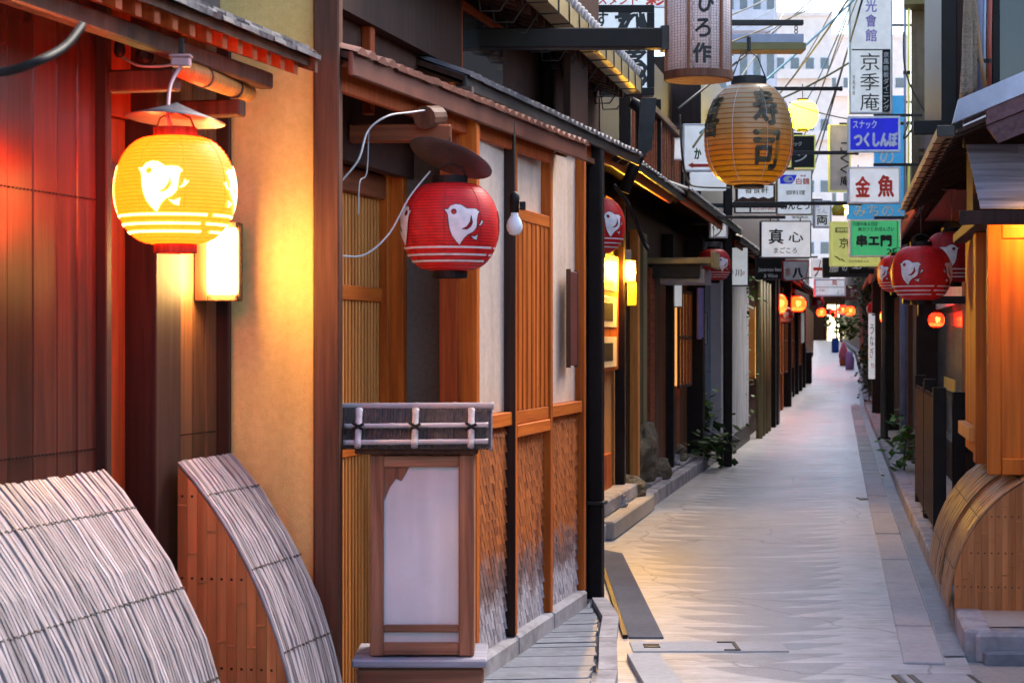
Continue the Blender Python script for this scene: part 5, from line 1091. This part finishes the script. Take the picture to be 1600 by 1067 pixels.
# lantern-shaped board with red rim
t = thing('round_sign', 'ivory rounded board with red rim and black character under the shop boards', 'sign', P(1243, 424, 26), 0, 'hanging signs of the lane'); k_ = 26 / F
poly = [(-19, -11), (-15, -14), (8, -13), (14, -10), (18, 4), (19, 15), (-19, 15)]
MB().prism([(p[0] * k_, p[1] * k_) for p in poly], 'xz', -.05, .05).build('face', M['ivory'], t); MB().prism([(p[0] * k_ * 1.1, p[1] * k_ * 1.12) for p in poly], 'xz', -.03, .04).build('rim', M['l_dim'], t)
letters(t, M['ink'], -.054, [('八', -6 * k_, 11 * k_, -11 * k_, 6 * k_)], bold=.04); letters(t, M['terracotta'], -.053, [('第', -17 * k_, -9 * k_, -8 * k_, 5 * k_)])

# metal canopy bars high over the lane
t = thing('sign_canopy', 'pale metal sign canopy hanging behind the cylinder lantern', 'sign canopy', P(1190, 70, 16))
k_ = 16 / F
part('hood', M['zinc'], t, -68 * k_, 63 * k_, -.1, .1, .0, 14 * k_, .004); part('box', M['olive_wire'], t, -68 * k_, 66 * k_, -.12, .12, -12 * k_, -.002, .004)
o = thing('cross_bar', 'dark bar with a chain above the pale metal canopy', 'bar', P(1190, 36, 16)); part('bar', M['iron'], o, -65 * k_, 65 * k_, -.03, .03, -4 * k_, 4 * k_, .004)
for i in range(3): MB().tube([(54 * k_ + .012 * cos(a * pi / 4), .004 * (i % 2), -(8 + 6 * i) * k_ + .015 * sin(a * pi / 4)) for a in range(9)], .004, 4).build('chain_link', M['iron'], o)
part('stem', M['iron'], o, -55 * k_, -53 * k_, -.01, .01, 4 * k_, 30 * k_, .002)
for (x0, x1, y_, Y_, lab) in ((1200, 1312, 139, 23, 'dark bar over the yellow street lamp'), (1235, 1337, 239, 22.5, 'dark bar running to the cobalt sign'), (1145, 1342, 318, 22.8, 'long dark bar running to the red-lettered sign')):
    a0 = P(x0, y_, Y_); o = thing('cross_bar', lab, 'bar', a0); part('bar', M['iron'], o, 0, (x1 - x0) / F * Y_, -.025, .025, -.02, .02, .004); part('end_cap', M['iron'], o, (x1 - x0) / F * Y_, (x1 - x0) / F * Y_ + .03, -.03, .03, -.025, .025, .003)

# ------------------------------------------------------------------ big paper lantern and the other lanterns
t = thing('big_lantern', 'big white paper lantern with painted amber glow and large faded black characters', 'lantern', P(1170, 211, 14.6)); R_ = .325; t.scale = (R_, R_, R_)
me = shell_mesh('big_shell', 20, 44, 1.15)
link('paper_shell', wm(me, M['painted_glow']), t); MB().lathe([(.4, 1.12), (.4, 1.3), (.36, 1.3)], 24).build('top_ring', M['iron'], t); MB().lathe([(.34, -1.2), (.36, -1.12)], 24).build('bottom_ring', M['iron'], t)
for a in range(8):
    MB().tube([((lr_big(s) + .018) * sin(a * pi / 4 + .3), -(lr_big(s) + .018) * cos(a * pi / 4 + .3), s * 1.15) for s in [-1 + .1 * i for i in range(21)]], .006, 4).build('film_seam', M['frosted'], t, True)
_ink = flat('faded_ink', (.13, .1, .05), .6, dirt=.4)
for ch, a0, z0, z1 in (('寿', .3, .1, .85), ('司', .3, -.75, .02), ('喜', -1.15, -.1, .75)):
    b = MB()
    stack(b, ch, -.33, .33, z0, z1, .02, lambda X, Z, d: wrap((X + a0, Z), .025 + d * 3, 1.15)); b.build('lettering', _ink, t)
b = MB()
for i in range(1, 40, 2):
    t_ = -1 + 2 * i / 40
    for s_ in (-1, 1): b.v += [wrap((2 * pi * k / 44, t_ + s_ * .012), .004, 1.15) for k in range(44)]
    o_ = len(b.v) - 88; b.f += [(o_ + k, o_ + (k + 1) % 44, o_ + 44 + (k + 1) % 44, o_ + 44 + k) for k in range(44)]
b.build('rib_hoops', flat('amber_hoop', (.42, .16, .03), .5), t, True, kind='stuff')
bulb(t, (0, -.1, -.7), .1, 'lamp_dim')
MB().tube([(-.38, 0, 1.28), (-.2, 0, 1.75), (0, 0, 1.9), (.2, 0, 1.75), (.38, 0, 1.28)], .014, 5).build('handle', M['iron'], t, True); MB().tube([(0, 0, 1.9), (0, 0, 2.2)], .05, 6).build('hook', M['iron'], t)
G = 'plover lanterns of the lane'
lantern(P(929, 353, 12.4), .19, 'red paper lantern half hidden behind the black corner post', 'l_red', 'mark', 35, hang=.25)
lr1 = lantern(P(1439, 427, 12.35), .186, 'red paper lantern with two plovers beside the orange bay', 'l_red', 'mark', -32, hang=.2)
k_ = MB(); k_.v = [wrap((.95 + .2 * cos(a * pi / 8), -.55 + .2 * sin(a * pi / 8)), .024) for a in range(16)] + [wrap((.95 + .15 * cos(a * pi / 8), -.55 + .15 * sin(a * pi / 8)), .024) for a in range(16)]
k_.f = [(i, (i + 1) % 16, 16 + (i + 1) % 16, 16 + i) for i in range(16)]
p, f = fit('天', -.09, .09, -.1, .1, .03); k_.add([wrap((v[0] + .95, v[1] - .55), .024) for v in p], f); k_.build('crest', M['ink'], lr1)
lantern(P(1487, 402, 13.6), .19, 'dark red paper lantern tucked behind the orange bay', 'l_dim', 'mark', 70, hang=.2)
lantern(P(1402, 428, 14.8), .15, 'small red paper lantern peeping out left of the two-plover one', 'l_red', 'mark', -55, hang=.2)
lantern(P(1115, 414, 20.5), .178, 'dark red paper lantern under the white brush sign past the copper hood', 'l_dim', 'mark', 30, hang=.2)
cone = bpy.data.objects['paper_lantern.005'] if 'paper_lantern.005' in bpy.data.objects else None
lantern(P(1094, 425, 22.5), .17, 'unlit dark lantern hidden behind the dark red lantern', 'l_dim', 'mark', -60)
lantern(P(1150, 470, 30), .17, 'dull red lantern hanging above the vine', 'l_dim', 'mark', 0, False, hang=.3)
lantern(P(1213, 475, 36), .195, 'bright orange lit lantern beside the pinkish pillar', 'l_hot', 'l_hotw', 20, False, hang=.3)
lantern(P(1246, 475, 45), .185, 'smaller orange lit lantern right of the bright one', 'l_hot', 'l_hotw', 0, False, hang=.3)
lantern(P(1226, 492, 40), .17, 'unlit dark lantern below the two orange lit ones', 'l_dim', 'mark', 0, False, hang=.4)
lantern(P(1391, 495, 31), .155, 'lit white and red lantern behind the thin black pole', 'l_orange', 'l_hotw', 10, False, hang=.3)
lantern(P(1366, 483, 38), .145, 'dull red lantern above the white banner', 'l_dim', 'mark', 180, False, hang=.3)
lantern(P(1463, 500, 19.2), .075, 'small lit red lantern seen at the shop window', 'l_orange', 'l_hotw', 0, False, birds=2, hang=.1)
lantern(P(1278, 473, 60), .19, 'dark red lantern far down the lane under pale boards', 'l_red', 'mark', 0, False, hang=.3)
lantern(P(1283, 488, 85), .19, 'small orange lit lantern far down the lane at left', 'l_hot', 'l_hotw', 0, False, birds=2, hang=.5)
lantern(P(1303, 490, 95), .17, 'small red lit lantern far down the lane in the middle', 'l_orange', 'l_hotw', 0, False, birds=2, hang=.5)
lantern(P(1316, 484, 75), .17, 'small bright red lantern far down the lane right of the middle', 'l_orange', 'l_hotw', 0, False, birds=2, hang=.5)
lantern(P(1328, 486, 70), .17, 'small amber lit lantern far down the lane at right', 'l_hot', 'l_hotw', 0, False, birds=2, hang=.5)
lantern(P(1389, 422, 26), .1, 'small red lantern under the lemon sign edge', 'l_red', 'mark', 0, False, birds=2, hang=.1)
lantern(P(1296, 487, 110), .19, 'tiny dull red lantern far down the lane among lit ones', 'l_red', 'mark', 0, False, birds=2, hang=.5)
# bracket bar under the right lantern
a0 = P(1410, 470, 13.0); o = thing('lantern_bracket', 'dark iron bracket bar under the two-plover lantern', 'bracket', a0); part('bar', M['iron'], o, 0, .5, -.03, .03, -.02, .03, .004); part('upright', M['iron'], o, .0, .04, -.03, .03, .03, .14, .004); part('stay', M['black'], o, .1, .13, -.02, .02, -.1, -.02, .003)
# yellow street lamp and far lamps
t = thing('street_lamp', 'glaring yellow paper street lamp high above the lane', 'street lamp', P(1254, 180, 27)); t.scale = (.21, .21, .21)
link('paper_shell', wm(SH, M['lamp_green']), t); link('top_ring', wm(CT, M['iron']), t); link('bottom_ring', wm(CB, M['iron']), t); MB().tube([(0, 0, 1), (0, 0, 2)], .03, 6).build('cord', M['iron'], t)
t = thing('tube_lamp', 'lit yellow tube lamp between the signs above the lemon sign', 'lamp', P(1321, 326, 24)); MB().box(-.03, .03, -.03, .03, -.08, .08, .02).build('tube_glass', M['lamp_far'], t); MB().lathe([(.09, -.08), (.1, 0), (.05, .09)], 14, (-.06, .05, 0)).build('shade', M['yellow_box'], t, True)
t = thing('neon_stick', 'thin red neon stick lamp on the dark left post', 'lamp', P(1170, 468, 33)); MB().tube([(0, 0, -.17), (0, 0, .17)], .03, 8).build('tube_glass', M['lamp_pink'], t, True); MB().tube([(0, .0, -.6), (0, 0, -.18)], .02, 6).build('stem', M['iron'], t)
t = thing('wall_spot', 'small warm lamp under the right eave above the black pole', 'lamp', P(1399, 451, 27)); part('glass', M['lamp_far'], t, -.04, .04, -.03, .03, -.03, .03, .01); part('holder', M['iron'], t, -.05, .05, .03, .06, -.04, .08)

# ------------------------------------------------------------------ overhead wires
def wires():
    rnd = random.Random(4)
    spec = [((1145, 60, 15), (1330, -20, 26)), ((1150, 95, 16), (1300, -30, 30)), ((1160, 150, 18), (1340, -10, 24)), ((1180, 60, 30), (1320, -30, 20)), ((1150, 130, 20), (1250, -20, 40)),
            ((1225, 135, 30), (1325, -5, 22)), ((1235, 120, 34), (1310, -10, 24)), ((1270, 135, 34), (1325, 10, 26)), ((1280, 210, 38), (1328, 60, 26)), ((1290, 120, 40), (1330, 20, 22)),
            ((1240, 250, 40), (1300, 90, 30)), ((1260, 300, 44), (1312, 120, 30)), ((1150, 40, 22), (1250, -10, 30)), ((1145, 20, 20), (1210, -10, 28)), ((1225, 150, 26), (1320, 100, 26)),
            ((1270, 165, 23), (1425, 182, 22)), ((1150, 30, 24), (1290, -30, 36)), ((1200, 110, 28), (1330, -15, 32)), ((1160, 115, 24), (1285, -15, 22)), ((1250, 60, 36), (1325, -30, 25))]
    for i, (a, c) in enumerate(spec[:16]):
        pa, pc = P(*a), P(*c); m = ('olive_wire', 'wire', 'cyan_wire', 'wire', 'olive_wire')[i % 5]
        n = 12; d = pc - pa; pa = pa - d * .25; pc = pc + d * .25; sag = rnd.uniform(.02, .12)
        pts_ = [pa.lerp(pc, k / n) - Vector((0, 0, sag * 4 * (k / n) * (1 - k / n))) for k in range(n + 1)]
        tag(MB().tube(pts_, .007 + .003 * (i % 3), 5).build('overhead_wire', M[m], None, True), {'olive_wire': 'olive overhead wire', 'wire': 'dark overhead wire', 'cyan_wire': 'pale cyan overhead wire'}[m] + ' crossing the bright gap above the lane', 'wire', {'olive_wire': 'olive', 'wire': 'dark', 'cyan_wire': 'cyan'}[m] + ' overhead wires')
wires()
cable('black_cable', [P(960, 290, 13), P(985, 325, 13.2), P(1003, 372, 13.4), P(1013, 390, 13.4), P(1008, 380, 13.5), P(988, 335, 13.4)], .014, 'black', 'black cable loop drooping left of the copper hood')
cable('sign_cable', [P(1430, 182, 21.8), P(1423, 205, 21.6), P(1412, 216, 21.5), P(1420, 190, 21.7)], .01, 'wire', 'tangled dark cable right of the cobalt sign')
cable('wall_cable', [P(1412, 50, 21.8), P(1413, 100, 21.8), P(1425, 140, 21.8), P(1452, 185, 21.9)], .01, 'wire', 'dark cable slanting down the beige block')
cable('roof_cable', [P(1062, 180, 17), P(1066, 245, 17), P(1075, 283, 17.5), P(1090, 292, 19), P(1140, 294, 20)], .01, 'wire', 'dark cable dropping beside the arrow sign')
t = thing('sign_pole', 'black upright pole carrying the left hanging signs', 'pole', P(1137, 530, 23.5) - Vector((0, 0, 1.5)))
part('shaft', M['black'], t, -.05, .05, -.05, .05, 0, 3.4, .01); part('arm', M['iron'], t, -.4, .7, -.02, .02, 3.05, 3.1, .003)
t = thing('utility_pole', 'weathered grey wooden utility pole behind the cylinder lantern', 'pole', P(1074, 530, 26) - Vector((0, 0, 1.5)))
MB().tube([(0, 0, 0), (0, 0, 6)], .09, 10).build('shaft', M['bamboo_grey'], t, True); part('cross_arm', M['iron'], t, -.4, .5, -.05, .05, 4.4, 4.5)

# ------------------------------------------------------------------ plants
def leaves(b, c, spread, n, size, rnd):
    for _ in range(n):
        d = Vector((rnd.gauss(0, 1) * spread[0], rnd.gauss(0, 1) * spread[1], rnd.gauss(0, 1) * spread[2])); p = Vector(c) + d
        a = Vector((rnd.uniform(-1, 1), rnd.uniform(-1, 1), rnd.uniform(-.6, .5))).normalized(); s = size * rnd.uniform(.6, 1.3)
        w = a.cross(Vector((rnd.uniform(-.4, .4), rnd.uniform(-.4, .4), 1))).normalized() * s * .32
        b.add([p, p + a * s * .5 + w, p + a * s, p + a * s * .5 - w], [(0, 1, 2, 3)])
def plant(label, base, pts_, n, size, spread, seed, m='leaf', pot=None, name='plant', cat='plant'):
    rnd = random.Random(seed); t = thing(name, label, cat, base)
    b = MB()
    for p in pts_: leaves(b, p, spread, n, size, rnd)
    b.build('foliage', M[m], t, kind='stuff')
    MB().tube([(0, 0, 0)] + [Vector(p) for p in pts_], .012, 5).build('stem', M['stem'], t, True)
    if pot: MB().lathe([(.1 * pot, 0), (.15 * pot, .26 * pot), (.165 * pot, .27 * pot), (.165 * pot, .3 * pot), (.13 * pot, .3 * pot)], 16).build('pot', M['pot_grey'], t, True)
    return t
plant('leafy plant in a grey pot at the foot of the blue-grey wall', (2.2, 23.9, .1), [(0, 0, .35), (.05, 0, .55), (.0, .1, .75), (.1, -.1, .5), (.1, 0, .15)], 60, .11, (.1, .12, .1), 3, pot=1.1)
plant('low dark leafy plant hanging over the left kerb', (2.25, 22.9, .1), [(0, 0, .1), (.08, .1, .2), (.05, -.2, .25)], 34, .14, (.13, .25, .09), 5, m='leaf_dark')
plant('climbing vine with bright leaves beside the blue-grey wall', (3.22, 29.2, .1), [(0, 0, .3), (.06, 0, .7), (.0, .1, 1.1), (.08, 0, 1.5), (.1, 0, 1.9), (.15, 0, 2.25)], 70, .12, (.11, .15, .2), 8)
plant('ivy column on the right wall past the white banner', (kr(44) + .1, 44, .1), [(0, 0, .5), (0, .0, .9), (.05, 0, 1.4), (0, 0, 1.9), (-.05, 0, 2.4), (-.1, 0, 2.8)], 190, .12, (.1, .3, .24), 9, m='leaf_dark')
plant('small green shrub at the foot of the grey post by the right kerb', (kr(21) + .12, 21, .12), [(0, 0, .12), (.03, .1, .3), (.0, -.2, .42)], 40, .12, (.09, .25, .11), 11)
plant('pale green bush hanging far down the lane', (P(1319, 510, 68).x, 68, 1.6), [(0, 0, .2), (.1, 0, .45), (-.1, 0, .5)], 60, .25, (.25, .2, .2), 13)
rnd = random.Random(3); t = thing('weed_patch', 'thin weeds growing behind the right kerb by the fence', 'plant', (kr(14.5) + .14, 14.5, .12)); b = MB()
for k in range(10): leaves(b, (k * .16 * .163 + rnd.uniform(-.02, .02), k * .16, .04), (.02, .05, .03), 7, .06, rnd)
b.build('foliage', M['leaf'], t, kind='stuff')
# far small things
t = thing('bin', 'dark square bin with a blue lid far along the left kerb', 'bin', (kl(66) - .3, 63, zr(63))); part('body', M['black'], t, -.25, .25, -.3, .3, 0, 1.0, .03); part('lid', M['blue_bin'], t, -.2, .1, -.2, .2, 1.0, 1.12, .02)
t = thing('bin', 'blue plastic bin at the far right bend', 'bin', (P(1305, 530, 112).x, 112, zr(112))); t.scale = (.6, .6, .6); part('body', M['blue_bin'], t, -.3, .3, -.3, .3, 0, 1.3, .05); part('rim', M['iron'], t, -.33, .33, -.33, .33, 1.3, 1.36, .02)
t = thing('flower_stand', 'pink cloth-topped stand with terracotta pot far down the right', 'stand', (P(1318, 530, 84).x, 84, zr(84))); t.scale = (.5, .5, .5); MB().lathe([(.3, 0), (.38, .5), (.3, .55)], 12).build('pot', M['terracotta'], t, True); MB().lathe([(.36, .55), (.42, .9), (.3, 1.4), (.1, 2.0)], 10).build('cloth', M['pink_cloth'], t, True)
t = thing('cloth_stand', 'violet and white draped stand far down the right', 'stand', (P(1327, 530, 78).x, 78, zr(78))); t.scale = (.5, .5, .5); MB().lathe([(.3, 0), (.32, .9), (.26, 1.3), (.1, 1.45)], 12).build('cloth', M['violet_cloth'], t, True); part('leg', M['iron'], t, .32, .38, -.03, .03, 0, 1.0)
t = thing('stool', 'white plastic stool by the pinkish pillar', 'stool', (kl(39) - .2, 39.5, .1)); part('seat', M['white'], t, -.15, .15, -.15, .15, .42, .47, .02)
for sx in (-1, 1):
    for sy in (-1, 1): part('leg', M['white'], t, sx * .12 - .02, sx * .12 + .02, sy * .12 - .02, sy * .12 + .02, 0, .42)
for i_, (yy, dx, sz, lb) in enumerate(((19.6, .2, .13, 'rounded mossy rock at the foot of the dark timber doors'), (21.3, .24, .1, 'small squat rock on the left kerb before the potted plant'), (22.1, .3, .14, 'pale boulder tucked against the dark timber house'), (16.2, .12, .08, 'little brown stone on the kerb before the stone step'))):
    rock('garden_rock', (kl(yy) - dx, yy, .13 + sz * .5), sz * 1.2, sz * 1.7, sz, lb, 'rock' if i_ % 2 == 0 else 'stone', 20 + i_)
rock('garden_rock', (kl(35) - .2, 35, .12), .2, .3, .1, 'pale stone block on the left kerb by the vine', 'stone', 12)

# ------------------------------------------------------------------ tall buildings closing the view above the lane
def block(label, px0, px1, ytop, Y, m, rows, cols, wm_='glass_grey'):
    a0, c0 = P(px0, ytop, Y), P(px1, ytop, Y); t = thing('apartment_block', label, 'building', (a0.x, Y, 0), 0, 'blocks behind the lane'); w = c0.x - a0.x; h = a0.z
    part('wall', M[m], t, 0, w, 0, 12, 0, h, 0)
    for r in range(rows):
        z = h - (r + 1) * (h - 3) / rows
        part('balcony', M[m], t, .2, w - .2, -.7, -.01, z - .15, z + .75, .02)
        for c in range(cols):
            x = w * (c + .5) / cols; wi = part('window', M['white'], t, x - w / cols * .33, x + w / cols * .33, -.06, -.003, z + .4, z + 2.0, .01); part('pane', M[wm_], wi, x - w / cols * .28, x + w / cols * .28, -.075, -.061, z + .5, z + 1.9, 0)
    part('parapet', M[m], t, -.1, w + .1, -.2, .3, h, h + .4, .02)
block('pale lavender apartment block behind the big lantern', 1130, 1214, -60, 85, 'pale_wall', 5, 4)
block('pinkish white apartment block in the bright gap', 1207, 1300, 26, 190, 'pink_wall', 5, 4)
block('pale block right of the bright gap behind the white signs', 1285, 1420, 60, 215, 'pink_wall', 5, 5)
block('grey block behind the arrow sign', 1040, 1140, 110, 60, 'pale_wall', 3, 4)
bpy.data.scenes.remove(GS)
